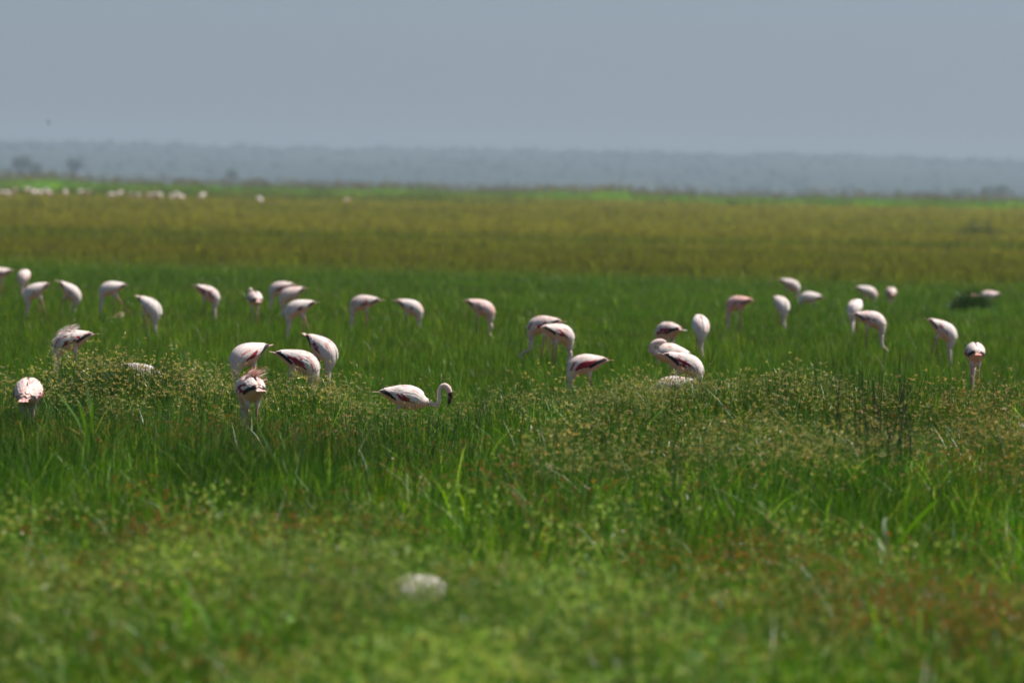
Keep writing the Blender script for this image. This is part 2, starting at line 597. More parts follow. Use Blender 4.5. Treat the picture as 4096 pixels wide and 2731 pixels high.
# --- middle field: short even green grass the birds wade in
X, Y = wedge(32000, 46, 224)
px, s = screen_of(X, Y)
edge = 190 + 16 * (vnoise(X, Y, .09, 3) - .5) * 2 + (px - 2048) / 4096 * 6
keep = (rng.random(len(X)) < np.clip((edge - Y) / 60 + .5, 0, 1)) & (rng.random(len(X)) > bare(px, s))
keep &= (Y > 60) | (rng.random(len(X)) < .55)
X, Y, px, s = X[keep], Y[keep], px[keep], s[keep]
patch = (.55 * vnoise(X, Y, .22, 5) + .45 * vnoise(X, Y, .8, 7))[:, None]; patch2 = vnoise(X, Y, .06, 6)[:, None]
tt = tints(len(X), var=.16) * (.66 + .5 * patch) * np.where(patch2 > .5, 1, 1)
tt = tt * (1 + (patch2 - .5) * np.array([[.25, .05, -.1]]))
ol = np.clip((Y - 150) / 45, 0, 1)[:, None] * .75
tt = tt * (1 - ol) + tt * np.array([[2.0, 1.15, .9]]) * ol
hs = (.75 + .5 * rng.random(len(X))) * (.6 + .85 * patch[:, 0]) * (1 - .6 * ol[:, 0]) * (1 - .65 * low(px, s))
tt = tt * np.array([[1.0, 1.14, .55]])
scatter('marsh_grass', S_GRASS, zpts(X, Y), np.clip(1.0 + (Y - 80) / 180, 1, 1.6), tt,
        'even field of short bright green marsh grass around the wading flamingos', 'grass',
        zscale=hs / np.clip(1.0 + (Y - 80) / 180, 1, 1.6))

# --- far field: olive and straw-coloured grass in long bands
X, Y = wedge(13000, 178, 1500, extra=3)
u = rng.random(len(X))
Y = 164 * (800 / 164) ** (u ** 1.0)
X = (rng.random(len(X)) * 2 - 1) * (Y * 2048 / FPX * 1.12 + 3)
edge = 190 + 16 * (vnoise(X, Y, .09, 3) - .5) * 2
keep = rng.random(len(X)) < np.clip((Y - edge) / 56 + .55, 0, 1)
X, Y = X[keep], Y[keep]
px, s = screen_of(X, Y)
OL, GRN, DK, OCH = np.array((.215, .200, .042)), np.array((.105, .150, .024)), np.array((.055, .105, .030)), np.array((.200, .160, .045))
v = vnoise(X * .25, Y, .035, 8); v2 = vnoise(X * .3, Y, .012, 9)
g = np.clip((v - .62) * 4, 0, 1)
g = np.maximum(g * .7, np.exp(-((s - 84 + (px - 2048) / 4096 * 8) / 4) ** 2) * .8)          # green streak across the olive field
g = np.maximum(g, np.exp(-((s - 99) / 3) ** 2) * .5 * (px > 2300))
g = np.clip(g + np.clip((206 - Y) / 30, 0, 1) * .5, 0, 1)
c = OL * (1 - g[:, None]) + GRN * g[:, None]
dk = np.exp(-((s - 36) / 3.5) ** 2) * np.clip((2300 - px) / 500, 0, 1)
c = c * (1 - dk[:, None]) + DK * dk[:, None]
oc = np.clip((31 - s) / 4, 0, 1)
c = c * (1 - oc[:, None]) + OCH * oc[:, None]
c = c * (.85 + .3 * v2[:, None]) * (1 + rng.normal(0, .10, (len(X), 1)))
sc = np.clip(Y / 190, 1, 5)
scatter('olive_grass', S_FAR, zpts(X, Y), sc, c, 'wide belt of olive and straw-coloured grass between green field and reeds', 'grass',
        zscale=1.1 / sc)

# --- reed belt along the far edge of the marsh
n = 2600
Y = 770 + 150 * rng.random(n)
X = (rng.random(n) * 2 - 1) * (Y * 2048 / FPX * 1.12 + 5)
v = vnoise(X, Y * .2, .07, 21)
keep = rng.random(n) < (.35 + .65 * v)
X, Y, v = X[keep], Y[keep], v[keep]
scatter('reed_belt', S_REED, zpts(X, Y), (.5 + .45 * v + .55 * vnoise(X, Y, .3, 22)) * (.8 + .4 * rng.random(len(X))), tints(len(X), var=.22) * (.75 + .5 * v[:, None]),
        'ragged belt of tall green reeds with brown plumes along the far marsh edge', 'reeds')

# --- middle ground: taller dark grass in front of the birds
X, Y = wedge(5200, 36.5, 58)
px, s = screen_of(X, Y)
right = 1 / (1 + np.exp(-(px - 2700) / 220))
p = np.clip((s - 395) / 45, 0, 1) * (1 - .25 * right)
vf = vnoise(X, Y, 1.5, 33)
keep = (rng.random(len(X)) < p * np.clip(vf * 2.2 - .25, .12, 1)) & (rng.random(len(X)) > bare(px, s) * 1.1)
X, Y, px, s, right = X[keep], Y[keep], px[keep], s[keep], right[keep]
v = vnoise(X, Y, .55, 31)
tall = (.42 + .62 * vnoise(X, Y, 1.5, 33)) + .18 * v + .25 * blob(px, s, 300, 545, 420, 60) + .25 * blob(px, s, 1450, 560, 500, 40) - .3 * blob(px, s, 2060, 560, 330, 50)
tt = tints(len(X), var=.22) * (.36 + 1.2 * vnoise(X, Y, 1.1, 35)[:, None])  # low tint floor paints shade into the darker clumps
yel = blob(px, s, 900, 480, 700, 30)[:, None] * rng.random((len(X), 1))
tt = tt * (1 + yel * np.array([[.55, .15, -.1]])) * np.array([[1.22, 1.38, .8]])
lush = right[:, None] * np.clip((s[:, None] - 480) / 60, 0, 1)
tt = tt * (1 + lush * np.array([[.25, .25, -.1]]))
scatter('tall_grass', S_TALL, zpts(X, Y), np.ones(len(X)), tt, 'stand of taller dark green grass and rushes in front of the flamingos', 'grass', zscale=tall * (1 - .6 * low(px, s)), tilt=.1)

# --- sedge stand with straw-coloured flower heads (right-hand bank, centre, around the left tussock)
X, Y = wedge(3800, 40, 66)
px, s = screen_of(X, Y)
p = np.zeros(len(X))
crest = 404 + 10 * np.sin(px / 260)
p = np.maximum(p, np.clip((px - 1950) / 450, 0, 1) * np.clip((s - crest) / 16, 0, 1) * np.clip((560 - s) / 40, 0, 1))
p = np.maximum(p, .9 * blob(px, s, 2330, 415, 330, 26))
p = np.maximum(p, .75 * blob(px, s, 600, 392, 520, 26))
p = np.maximum(p, .75 * blob(px, s, 1290, 408, 330, 20))
p = np.maximum(p, .45 * blob(px, s, 1800, 400, 500, 28))
p = np.maximum(p, .30 * np.clip((s - 380) / 20, 0, 1) * np.clip((470 - s) / 40, 0, 1))
p *= 1 - .45 * blob(px, s, 3600, 505, 420, 22)
keep = (rng.random(len(X)) < p) & (rng.random(len(X)) > bare(px, s) * 1.2) & (rng.random(len(X)) > low(px, s) * .6)
X, Y, px, s = X[keep], Y[keep], px[keep], s[keep]
v = vnoise(X, Y, 1.4, 41)
warm = (np.clip((px - 3300) / 700, 0, 1) * .25)[:, None]
tt = tints(len(X), var=.18) * (.7 + .5 * v[:, None]) * (1 + warm * np.array([[.5, -.1, -.3]]))
scatter('sedge_stand', S_SEDGE, zpts(X, Y), np.ones(len(X)), tt, 'dense sedges with straw-coloured star-shaped flower heads on the low bank', 'sedges',
        zscale=(.55 + .75 * v) * (1 - .62 * low(px, s)), tilt=.12)

# --- foreground: blurred pale sedges, bright grass, rusty seed heads
X, Y = wedge(2300, 20.5, 39)
px, s = screen_of(X, Y)
v = vnoise(X, Y, 1.6, 51)
left = 1 / (1 + np.exp((px - 2900 - (s - 750) * 1.2) / 260))
p = np.clip((s - 600) / 140, 0, 1) * (.16 + .84 * left) * (.1 + 1.1 * v)
keep = rng.random(len(X)) < p
scatter('foreground_sedge', S_FORE, zpts(X[keep], Y[keep]), np.ones(keep.sum()), tints(keep.sum(), (1.28, 1.34, .9), .2) * (.45 + 1.15 * vnoise(X, Y, 2.6, 57)[keep, None]),
        'pale yellow-green sedges in soft blur across the foreground', 'sedges', zscale=(.5 + .75 * v[keep]) * (1 - .6 * low(px[keep], s[keep])), tilt=.12)
X, Y = wedge(2200, 20.5, 41)
px, s = screen_of(X, Y)
v = vnoise(X, Y, 1.3, 52)
keep = rng.random(len(X)) < np.clip((s - 550) / 80, 0, 1) * (.45 + .4 * v)
X, Y, px, s, v = X[keep], Y[keep], px[keep], s[keep], v[keep]
lush = np.clip((px - 2200) / 800, 0, 1)[:, None]
scatter('foreground_grass', S_TALL, zpts(X, Y), np.ones(len(X)), tints(len(X), (1.45, 1.52, .8), .2) * (.55 + .9 * vnoise(X, Y, 2.4, 58)[:, None]) * (1 + lush * np.array([[.15, .12, 0]])),
        'bright green low grass at the foot of the picture', 'grass', zscale=.35 + .6 * v, tilt=.16)
X, Y = wedge(6500, 22, 54)
px, s = screen_of(X, Y)
p = .8 * blob(px, s, 600, 632, 190, 14) + .6 * blob(px, s, 1160, 628, 130, 12) + .75 * blob(px, s, 3880, 745, 330, 34) + .45 * blob(px, s, 3350, 700, 260, 26) \
    + .22 * blob(px, s, 500, 470, 500, 22) + .18 * blob(px, s, 3950, 520, 260, 40) + .3 * blob(px, s, 3150, 640, 300, 20) + .04
keep = rng.random(len(X)) < p * 2.0
scatter('rusty_grass', S_RUST, zpts(X[keep], Y[keep]), np.ones(keep.sum()), tints(keep.sum(), var=.15), 'patches of rusty orange seed heads among the near grass', 'grass',
        zscale=.8 + .3 * rng.random(keep.sum()), tilt=.12)

# --- broad bright blades in loose clumps through the near growth
X, Y = wedge(2600, 20.5, 52)
px, s = screen_of(X, Y)
v = vnoise(X, Y, .9, 71)
p = np.clip((v - .42) * 3.2, 0, 1) * np.clip((s - 440) / 60, 0, 1) * (1 - .5 * blob(px, s, 1700, 760, 500, 90))
p = np.maximum(p, .8 * blob(px, s, 3300, 560, 700, 45))
keep = (rng.random(len(X)) < p) & (rng.random(len(X)) > bare(px, s)) & (rng.random(len(X)) > low(px, s) * .8)
X, Y = X[keep], Y[keep]
scatter('broad_grass', S_BROAD, zpts(X, Y), .7 + .5 * rng.random(len(X)), tints(len(X), var=.22) * (.55 + .75 * vnoise(X, Y, 2.2, 72)[:, None]),
        'loose clumps of broad bright green blades through the near grass', 'grass', tilt=.16)

# --- scrub on the hills
def scrub_mesh(k):
    rs = np.random.default_rng(700 + k); t = Tuft()
    for i in range(90):
        d = Vector((rs.normal(), rs.normal(), abs(rs.normal()))); d.normalize()
        p = d * (rs.random() ** .4)
        t.head((p.x, p.y, p.z * .8 + .15), 2, .25, .5, .3, (.012, .022, .012), (.025, .036, .018), rs)
    return t.mesh('scrub', M_REED)
n = 2600
X = (rng.random(n) * 2 - 1) * 900; Y = 4500 + 2650 * rng.random(n)
keep = rng.random(n) < np.clip(vnoise(X, Y * .5, .006, 61) * 1.6 - .2, .12, 1)
X, Y = X[keep], Y[keep]
nb = 240
X = np.concatenate([X, (rng.random(nb) * 2 - 1) * 800]); Y = np.concatenate([Y, 7050 + 90 * rng.random(nb)])
scatter('hill_scrub', source_set('scrub_bushes', [scrub_mesh(k) for k in range(3)]), np.stack([X, Y, hill_z(X, Y) - .3], 1),
        2.0 + 3.0 * rng.random(len(X)) ** 2, tints(len(X), var=.2), 'scattered dark scrub dotting the hazy hillside', 'scrub', zscale=.7 + .5 * rng.random(len(X)))

# ------------------------------------------------------------------ flamingos
PALE_W, PEACH, CORAL, CRIM = np.array((.86, .77, .725)), np.array((.86, .50, .34)), np.array((.75, .23, .17)), np.array((.33, .018, .035))  # PEACH includes warm bounced light on the underparts
BLACK, NECK, BILL, LEGC = np.array((.012, .011, .012)), np.array((.78, .64, .60)), np.array((.055, .010, .014)), np.array((.34, .11, .10))

# body stations, tail to breast: x, z, angle, half height, half width
REAR = [(-.270, .035, -4, .006, .022), (-.235, .034, -4, .018, .036), (-.185, .030, -3, .038, .055), (-.125, .020, -3, .066, .078),
        (-.055, .008, -2, .095, .100), (.015, .000, 0, .113, .114), (.080, -.006, -2, .117, .117)]
FRONT_DOWN = [(.135, -.022, -16, .112, .112), (.176, -.056, -38, .096, .100), (.203, -.100, -60, .074, .080), (.216, -.150, -76, .054, .058), (.222, -.200, -86, .040, .042)]
FRONT_UP = [(.140, -.012, -6, .106, .108), (.185, -.020, -8, .086, .090), (.220, -.026, -4, .062, .066), (.248, -.028, 4, .044, .046), (.268, -.024, 10, .036, .037)]

def catmull(P, n):
    P = np.asarray(P, float)
    m = len(P)
    t = np.linspace(0, m - 1, n)
    i = np.clip(np.floor(t).astype(int), 0, m - 2)
    f = (t - i)[:, None]
    p0, p1, p2, p3 = P[np.maximum(i - 1, 0)], P[i], P[i + 1], P[np.minimum(i + 2, m - 1)]
    return .5 * ((2 * p1) + (-p0 + p2) * f + (2 * p0 - 5 * p1 + 4 * p2 - p3) * f ** 2 + (-p0 + 3 * p1 - 3 * p2 + p3) * f ** 3)

class Body:
    """the trunk as a tube of elliptical rings: gives surface points for plumage and legs"""
    def __init__(self, front, pitch, zb):
        st = catmull(REAR + front, 25)
        a = RAD(-pitch)
        x, z = st[:, 0].copy(), st[:, 1].copy()
        st[:, 0] = x * math.cos(a) - z * math.sin(a)
        st[:, 1] = x * math.sin(a) + z * math.cos(a)
        st[:, 2] = np.radians(st[:, 2]) + a
        top = (st[:, 1] + np.abs(st[:, 3] * np.cos(st[:, 2]))).max()
        st[:, 1] += zb - top
        self.st, self.n = st, len(st)
    def frame(self, u):
        f = u * (self.n - 1)
        i = int(min(max(math.floor(f), 0), self.n - 2)); k = f - i
        return self.st[i] * (1 - k) + self.st[i + 1] * k
    def point(self, u, phi, off=0.0):
        x, z, th, a, b_ = self.frame(u)
        c, s_ = math.cos(phi), math.sin(phi)
        N = (-math.sin(th), math.cos(th))
        aa, bb = a + off, b_ + off
        return Vector((x + aa * c * N[0], bb * s_, z + aa * c * N[1]))

def sstep(a, b_, x):
    t = min(max((x - a) / (b_ - a), 0), 1)
    return t * t * (3 - 2 * t)

NR = 20
def flamingo_body(B, neck, legs, pink, white):
    """one continuous skin: trunk, neck, head and bill as one tube, legs grown out of the belly"""
    V, C, Fc = [], [], []
    pale = PALE_W * (1 - pink * np.array((.02, .26, .30))) * white
    peach = PEACH * (1 - pink * np.array((0, .2, .25)))
    rings = []
    for i in range(B.n):
        u = i / (B.n - 1)
        r = []
        for k in range(NR):
            ph = 2 * math.pi * k / NR
            p = B.point(u, ph)
            tb = (1 - math.cos(ph)) / 2
            w = sstep(.38, .78, tb)  # peach belly plumage, strengthened to paint in warm bounced light
            col = pale * (1 - w) + peach * w
            if u > .7:
                q = sstep(.74, 1, u)
                col = col * (1 - q) + NECK * (1 - pink * np.array((0, .22, .25))) * q
            if u < .16:
                q = 1 - sstep(.02, .16, u)
                col = col * (1 - q) + (CORAL * .55 + pale * .45) * q
            r.append(len(V)); V.append(p); C.append(col)
        rings.append(r)
    # neck, head, bill
    x0, z0, th0, a0, b0 = B.st[-1]
    P0 = np.array((x0, 0, z0))
    pts = [np.array((x0, 0, z0, a0, b0, 0.0))]
    for q in neck:
        pts.append(np.array((q[0], q[1], q[2], q[3], q[3] * (q[5] if len(q) > 5 else 1.0), q[4])))
    pre = B.st[-3]
    ctrl = [np.array((pre[0], 0, pre[1], pre[3], pre[4], 0.0))] + pts
    nn = 5 * (len(ctrl) - 1) + 1
    cur = catmull(ctrl, nn)[5:]
    tang = np.gradient(cur[:, :3], axis=0)
    lat = Vector((0, 1, 0))
    for j in range(1, len(cur)):
        T = Vector(tang[j]).normalized()
        lat = (lat - T * lat.dot(T))
        lat = lat.normalized() if lat.length > 1e-4 else Vector((0, 1, 0))
        up = T.cross(lat) * -1      # for a forward tangent this is +Z
        r = []
        tg = cur[j, 5]
        if tg < .5:
            col = NECK * (1 - pink * np.array((0, .22, .25)))
        elif tg < 1.5:
            col = NECK * np.array((1, .92, .92))
        else:
            col = BILL
        for k in range(NR):
            ph = 2 * math.pi * k / NR
            p = Vector(cur[j, :3]) + up * (max(cur[j, 3], .003) * math.cos(ph)) + lat * (max(cur[j, 4], .003) * math.sin(ph))
            r.append(len(V)); V.append(p); C.append(col)
        rings.append(r)
    # legs: open a 2x2 patch of belly faces and grow each leg from its rim
    dead, patches = set(), []
    i0 = 9
    for side, leg in zip((1, -1), legs):
        k0 = 7 if side > 0 else NR - 9
        loop = [(0, 0), (0, 1), (0, 2), (1, 2), (2, 2), (2, 1), (2, 0), (1, 0)]
        rim = [rings[i0 + a][(k0 + b_) % NR] for a, b_ in loop]
        for a in range(2):
            for b_ in range(2):
                dead.add((i0 + a, (k0 + b_) % NR))
        patches.append((rim, leg, side, Vector(V[rings[i0 + 1][(k0 + 1) % NR]])))
    for i in range(len(rings) - 1):
        for k in range(NR):
            if (i, k) in dead:
                continue
            k2 = (k + 1) % NR
            Fc.append((rings[i][k], rings[i][k2], rings[i + 1][k2], rings[i + 1][k]))
    Fc.append(tuple(rings[0][::-1])); Fc.append(tuple(rings[-1]))
    for rim, leg, side, hip in patches:
        ctr = sum((V[q] for q in rim), Vector()) / 8
        ang = [math.atan2(V[q].y - ctr.y, V[q].x - ctr.x) for q in rim]
        prev = rim
        path = [ctr] + [Vector(p[:3]) for p in leg]
        for j, p in enumerate(leg):
            T = (path[min(j + 2, len(path) - 1)] - path[j]).normalized()
            q = Vector((0, 0, -1)).rotation_difference(T)
            r = []
            for an in ang:
                w = q @ Vector((math.cos(an), math.sin(an), 0))
                sy = p[4] if len(p) > 4 else 1
                o_ = w * p[3]
                o_ = Vector((o_.x, o_.y * sy, o_.z))
                r.append(len(V)); V.append(Vector(p[:3]) + o_)
                C.append(pale * .95 if j == 0 else (LEGC * 1.3 + pale * .2 if j == 1 else LEGC))
            for k in range(8):
                k2 = (k + 1) % 8
                Fc.append((prev[k], prev[k2], r[k2], r[k]) if side > 0 else (prev[k], prev[k2], r[k2], r[k]))
            prev = r
        Fc.append(tuple(prev))
    return V, Fc, C

class Plumes:
    def __init__(self):
        self.v, self.f, self.c = [], [], []
    def surf(self, B, u0, p0, u1, p1, w, col, lift0=.004, lift1=.012, tipc=None):
        """a feather lying on the trunk from (u0,p0) to (u1,p1); u runs tail to breast, p round the trunk"""
        n = 4
        s = len(self.v)
        for j in range(n + 1):
            t = j / n
            u = u0 + (u1 - u0) * t; ph = p0 + (p1 - p0) * t
            st = B.frame(u)
            ww = w * math.sin(math.pi * (.18 + .80 * t)) ** .7
            dp = ww / max(.03, .5 * (st[3] + st[4]))
            off = lift0 + (lift1 - lift0) * t
            cc = col if tipc is None or t < .6 else tipc
            for q, e in ((-1, 0), (0, .004), (1, 0)):
                self.v.append(B.point(u, ph + q * dp, off + e)); self.c.append(cc * (1 - .10 * abs(q)))
        for j in range(n):
            for q in range(2):
                a = s + 3 * j + q
                self.f.append((a, a + 1, a + 4, a + 3))
    def free(self, pts, w, col, lat):
        """a loose feather along the points, blown off the body"""
        n = len(pts) - 1
        s = len(self.v)
        for j, p in enumerate(pts):
            t = j / n
            ww = w * (1 - t ** 2) + .0008
            self.v += [p - lat * ww, p + lat * ww]
            self.c += [col, col]
        for j in range(n):
            a = s + 2 * j
            self.f.append((a, a + 1, a + 3, a + 2))
    def obj(self, name, parent, mat=None):
        return mesh_obj(name, self.v, self.f, mat or M_FEATHER, parent, cols=self.c)

def add_wing(B, side, root, rs, crim, pink, white, dark=1.0):
    W = Plumes()
    pale = PALE_W * (1 - pink * np.array((.02, .26, .30))) * white
    D = RAD
    def jit(c, k=.08):
        return np.clip(c * (1 + rs.normal(0, k)) * (1 + rs.normal(0, k * .4, 3)), 0, .92)
    # black flight feathers, seen as a wedge running up to the tail
    us = (.24 + .05 * rs.random()) if crim < .2 else .30 + .12 * crim
    for q in range(5 if dark > 0 else 0):
        o = q * .016
        W.surf(B, us - o, side * D(110 - 5 * q), .05 + o * .6, side * D(56 - 5 * q), .017, BLACK * (1 + rs.random()), .012, .016)
    # lower coverts: crimson and white
    for q in range(13):
        u = .70 - .026 * q + rs.normal(0, .006)
        red = abs(u - .54) < .05 + .17 * crim and rs.random() < .55 + .45 * crim and crim > .08
        W.surf(B, u, side * D(97 + rs.normal(0, 3)), u - .13, side * D(88 + rs.normal(0, 3)), .021, jit(CRIM, .2) if red else jit(pale), .005, .011)
    for q in range(13):
        u = .74 - .030 * q + rs.normal(0, .006)
        red = abs(u - .50) < .20 * crim - .02 and rs.random() < .5 + .5 * crim
        W.surf(B, u, side * D(82 + rs.normal(0, 3)), u - .14, side * D(72 + rs.normal(0, 3)), .021, jit(CRIM, .2) if red else jit(pale), .007, .014)
    for row, (p0, p1, L_) in enumerate(((66, 56, .17), (50, 42, .19), (34, 28, .21), (18, 14, .22))):
        for q in range(11):
            u = .78 - .043 * q + rs.normal(0, .008)
            red = rs.random() < crim * (.10, .03, .0, .0)[row]
            cor = rs.random() < .03 + .25 * pink
            c = jit(CRIM * .6 + CORAL * .4, .2) if red else (jit(CORAL * .7 + pale * .3) if cor else jit(pale, .05))
            W.surf(B, u, side * D(p0 + rs.normal(0, 3)), max(.06, u - L_), side * D(p1 + rs.normal(0, 3)), .019, c, .009 + .002 * row, .017 + .002 * row)
    for q in range(5):      # long tertials over the rump
        W.surf(B, .34 - .01 * q, side * D(56 - 10 * q), .05 + .012 * q, side * D(34 - 7 * q), .013, jit(pale * .96 if q % 3 else CORAL * .5 + pale * .5), .008, .013)
    return W.obj('wing', root)

def add_tail(B, root, rs, pink):
    W = Plumes()
    x, z, th, a, b_ = B.st[0]
    T = Vector((-math.cos(th), 0, -math.sin(th)))
    for q in range(9):
        k = (q - 4) / 4
        st = Vector((x, k * .018, z)) - T * .05
        pts = [st + T * (.028 * j) + Vector((0, k * .007 * j, .004 * math.sin(j))) for j in range(5)]
        col = (CORAL * .8 + PALE_W * .2) if rs.random() < .45 + .3 * pink else PALE_W * .95
        W.free(pts, .011, col * (1 + rs.normal(0, .08)), Vector((0, 1, .25 * k)).normalized())
    return W.obj('tail', root)

def add_ruffle(B, root, rs, n, coral, wind):
    """back feathers lifted by the wind"""
    W = Plumes()
    for i in range(n):
        u = .38 + .42 * rs.random(); ph = RAD(rs.normal(0, 24))
        p = B.point(u, ph, .004); nrm = (B.point(u, ph, .05) - p).normalized()
        L_ = .04 + .07 * rs.random() ** 1.5
        pts = []
        for j in range(6):
            t = j / 5
            pts.append(p + nrm * (L_ * .75 * math.sin(t * 1.9)) + wind * (L_ * (t ** 1.6) * 1.1))
        c = CORAL if rs.random() < coral else PALE_W
        W.free(pts, .007 + .009 * rs.random(), np.clip(c * (1 + rs.normal(0, .1)), 0, .9), nrm.cross(wind + Vector((0, .01, 0))).normalized())
    o = W.obj('ruffled_plume', root, M_PLUME)
    o['kind'] = 'stuff'
    return o

def leg_path(hx, hy, hz, kind):
    """from the hip down: x, y, z, radius (last rings make the foot)"""
    if kind == 'fold':
        return [(hx - .02, hy, hz - .03, .03), (hx - .06, hy, max(hz - .07, .03), .014), (hx - .12, hy, max(.025, hz - .12), .010),
                (hx - .02, hy, .016, .008), (hx + .05, hy, .012, .010)]
    fx, bx = {'stand': (.01, -.015), 'fore': (.10, .03), 'back': (-.15, -.10), 'lift': (-.30, -.17)}[kind]
    zf = .16 if kind == 'lift' else 0.0
    zk = zf + (hz - zf) * (.30 if kind == 'lift' else .46)
    L_ = [(hx * 1 + bx * .25, hy, hz - .055, .026), (hx + bx * .45, hy, hz - .11, .0115), (hx + bx, hy, zk + .02, .009), (hx + bx + .002, hy, zk, .0135),
          (hx + bx + .004, hy, zk - .02, .009), (hx + fx, hy, zf + .03, .0085), (hx + fx + .012, hy, zf + .012, .011), (hx + fx + .06, hy, zf + .007, .020, 1.9)]
    return L_

BIRDS = []
def flamingo(px, ytop, heading, label, pose='feed', zb=.72, pitch=12, neck=None, legs=('stand', 'stand'), crim=.25, pink=0.0, white=1.0,
             ruffle=0, coral=.3, scale=1.0, dark=1.0, seed=None):
    i = len(BIRDS)
    rs = np.random.default_rng(900 + i if seed is None else seed)
    r = ray(px, ytop)
    pink = min(1, pink + .10)
    z = 0.0
    for _ in range(6):
        t = (zb * scale + z - CAM_H) / r.z
        P = CAM + r * t
        z = float(height(P.x, P.y))
    root = empty('flamingo', (P.x, P.y, z), RAD(heading))
    root.scale = (scale,) * 3
    up = pose in ('up', 'sleep', 'preen')
    B = Body(FRONT_UP if up else FRONT_DOWN, pitch, zb)
    x0, z0, th0 = B.st[-1][:3]
    if pose == 'feed':
        n_ = neck or [(.012, 0, .30), (.022, 0, .62), (.03, 0, .86)]
        pts = []
        rr = [.027, .021, .019, .018, .018]
        ze = .05
        for j, (dx, dy, fr) in enumerate(n_):
            pts.append((x0 + dx, dy, z0 + (ze - z0) * fr, rr[min(j, 4)], 0))
        dx, dy, fr = n_[-1]
        bx, bz = x0 + dx, z0 + (ze - z0) * fr
        pts += [(bx - .012, dy, bz - .028, .026, 1, .8), (bx - .030, dy, bz - .050, .025, 1, .8), (bx - .050, dy, bz - .060, .017, 2, .8),
                (bx - .075, dy, bz - .056, .013, 2, .8), (bx - .092, dy, bz - .044, .004, 2, .8)]
    elif pose == 'reach':        # neck swung out in front, head visible
        pts = [(x0 - .005, 0, z0 - .07, .028, 0), (x0 + .015, 0, z0 - .13, .021, 0), (x0 + .055, 0, z0 - .165, .019, 0), (x0 + .10, 0, z0 - .180, .018, 0),
               (x0 + .135, 0, z0 - .215, .022, 1, .8), (x0 + .155, 0, z0 - .26, .029, 1, .8), (x0 + .165, 0, z0 - .295, .022, 2, .8),
               (x0 + .150, 0, z0 - .335, .015, 2, .8), (x0 + .135, 0, z0 - .355, .004, 2, .8)]
    elif pose == 'up':           # neck dips, rises and hooks over: head up
        pts = [(x0 + .035, 0, z0 - .025, .027, 0), (x0 + .075, 0, z0 - .035, .024, 0), (x0 + .105, 0, z0 - .005, .022, 0), (x0 + .106, 0, z0 + .06, .0205, 0),
               (x0 + .108, 0, z0 + .125, .020, 0), (x0 + .130, 0, z0 + .165, .021, 0), (x0 + .165, 0, z0 + .172, .027, 1, .82), (x0 + .195, 0, z0 + .150, .031, 1, .8),
               (x0 + .212, 0, z0 + .115, .029, 1, .8), (x0 + .222, 0, z0 + .086, .026, 2, .75), (x0 + .226, 0, z0 + .050, .024, 2, .75), (x0 + .218, 0, z0 + .010, .018, 2, .8),
               (x0 + .200, 0, z0 - .030, .010, 2, .8), (x0 + .192, 0, z0 - .046, .003, 2, .8)]
    else:                        # 'sleep'/'preen': neck folded back, head laid on the back
        sy = .05 if pose == 'preen' else .02
        ts = B.point(.62, 0)
        pts = [(x0 + .014, 0, z0 + .022, .038, 0), (x0 + .012, sy * .3, z0 + .066, .036, 0), (x0 - .022, sy * .6, z0 + .108, .036, 0),
               (x0 - .070, sy, max(z0 + .125, ts.z + .030), .036, 0), (x0 - .115, sy, ts.z + .036, .034, 1, .85), (x0 - .150, sy, ts.z + .028, .027, 1, .85),
               (x0 - .180, sy * .8, ts.z + .018, .018, 2, .8), (x0 - .215, sy * .6, ts.z + .012, .012, 2, .8), (x0 - .235, sy * .6, ts.z + .004, .004, 2, .8)]
    lp = []
    for side, kind in zip((1, -1), legs):
        h = B.point(10 / 24., RAD(145) * side)
        lp.append(leg_path(h.x, side * .045, h.z + .02, kind))
    V, Fc, C = flamingo_body(B, pts, lp, pink, white)
    mesh_obj('body', V, Fc, M_FEATHER, root, cols=C)
    for side in (1, -1):
        add_wing(B, side, root, rs, crim, pink, white, dark)
    add_tail(B, root, rs, pink)
    if ruffle:
        w = Matrix.Rotation(-RAD(heading), 3, 'Z') @ Vector((.9, .1, .25))
        add_ruffle(B, root, rs, ruffle, coral, w)
    if pose == 'up':
        for side in (1, -1):
            e = bmesh.new()
            bmesh.ops.create_uvsphere(e, u_segments=8, v_segments=6, radius=.0065)
            me = bpy.data.meshes.new('eye'); e.to_mesh(me); e.free()
            me.materials.append(M_EYE)
            link(bpy.data.objects.new('eye', me), root).location = (x0 + .208, side * .021, z0 + .128)
    tag(root, label, 'flamingo', 'flamingos feeding in the marsh')
    BIRDS.append(root)
    return root

M_EYE = plain_mat('orange_red_eye', (.75, .10, .02), .3, .5)
ST, FB, LB = ('stand', 'stand'), ('fore', 'back'), ('stand', 'lift')
SIT = ('fold', 'fold')
LOOSE = [(.03, 0, .25), (-.01, 0, .5), (.05, 0, .75), (.09, 0, .92)]

# back rows, from the left
flamingo(2, 1078, 180, 'flamingo on the outer end of the back row, its coral tail towards a round-backed neighbour', pitch=8, crim=.3, pink=.2)
flamingo(99, 1082, -100, 'round-backed flamingo seen end on, between two side-on birds of the back row', zb=.70, pitch=10, crim=.5, pink=.25)
flamingo(147, 1133, 180, 'bluish-white flamingo with coral tail raised, back to back with one striding away', pitch=20, neck=[(.02, 0, .3), (.05, 0, .62), (.075, 0, .86)], legs=('stand', 'back'), crim=.1)
flamingo(278, 1127, 0, 'steeply tilted flamingo striding with one leg back and black wing edge below coral tail', pitch=31, legs=FB, crim=.15, pink=.1)
flamingo(452, 1135, 180, 'pale flamingo lifting one leg out behind while feeding, above the small fawn bird', pitch=6, legs=LB, crim=.06)
flamingo(597, 1188, -38, 'cream flamingo turned half forward with long thin neck reaching straight into grass beside fawn bird', pitch=24, crim=.12, neck=[(.0, .02, .3), (.02, .03, .62), (.04, .03, .9)])
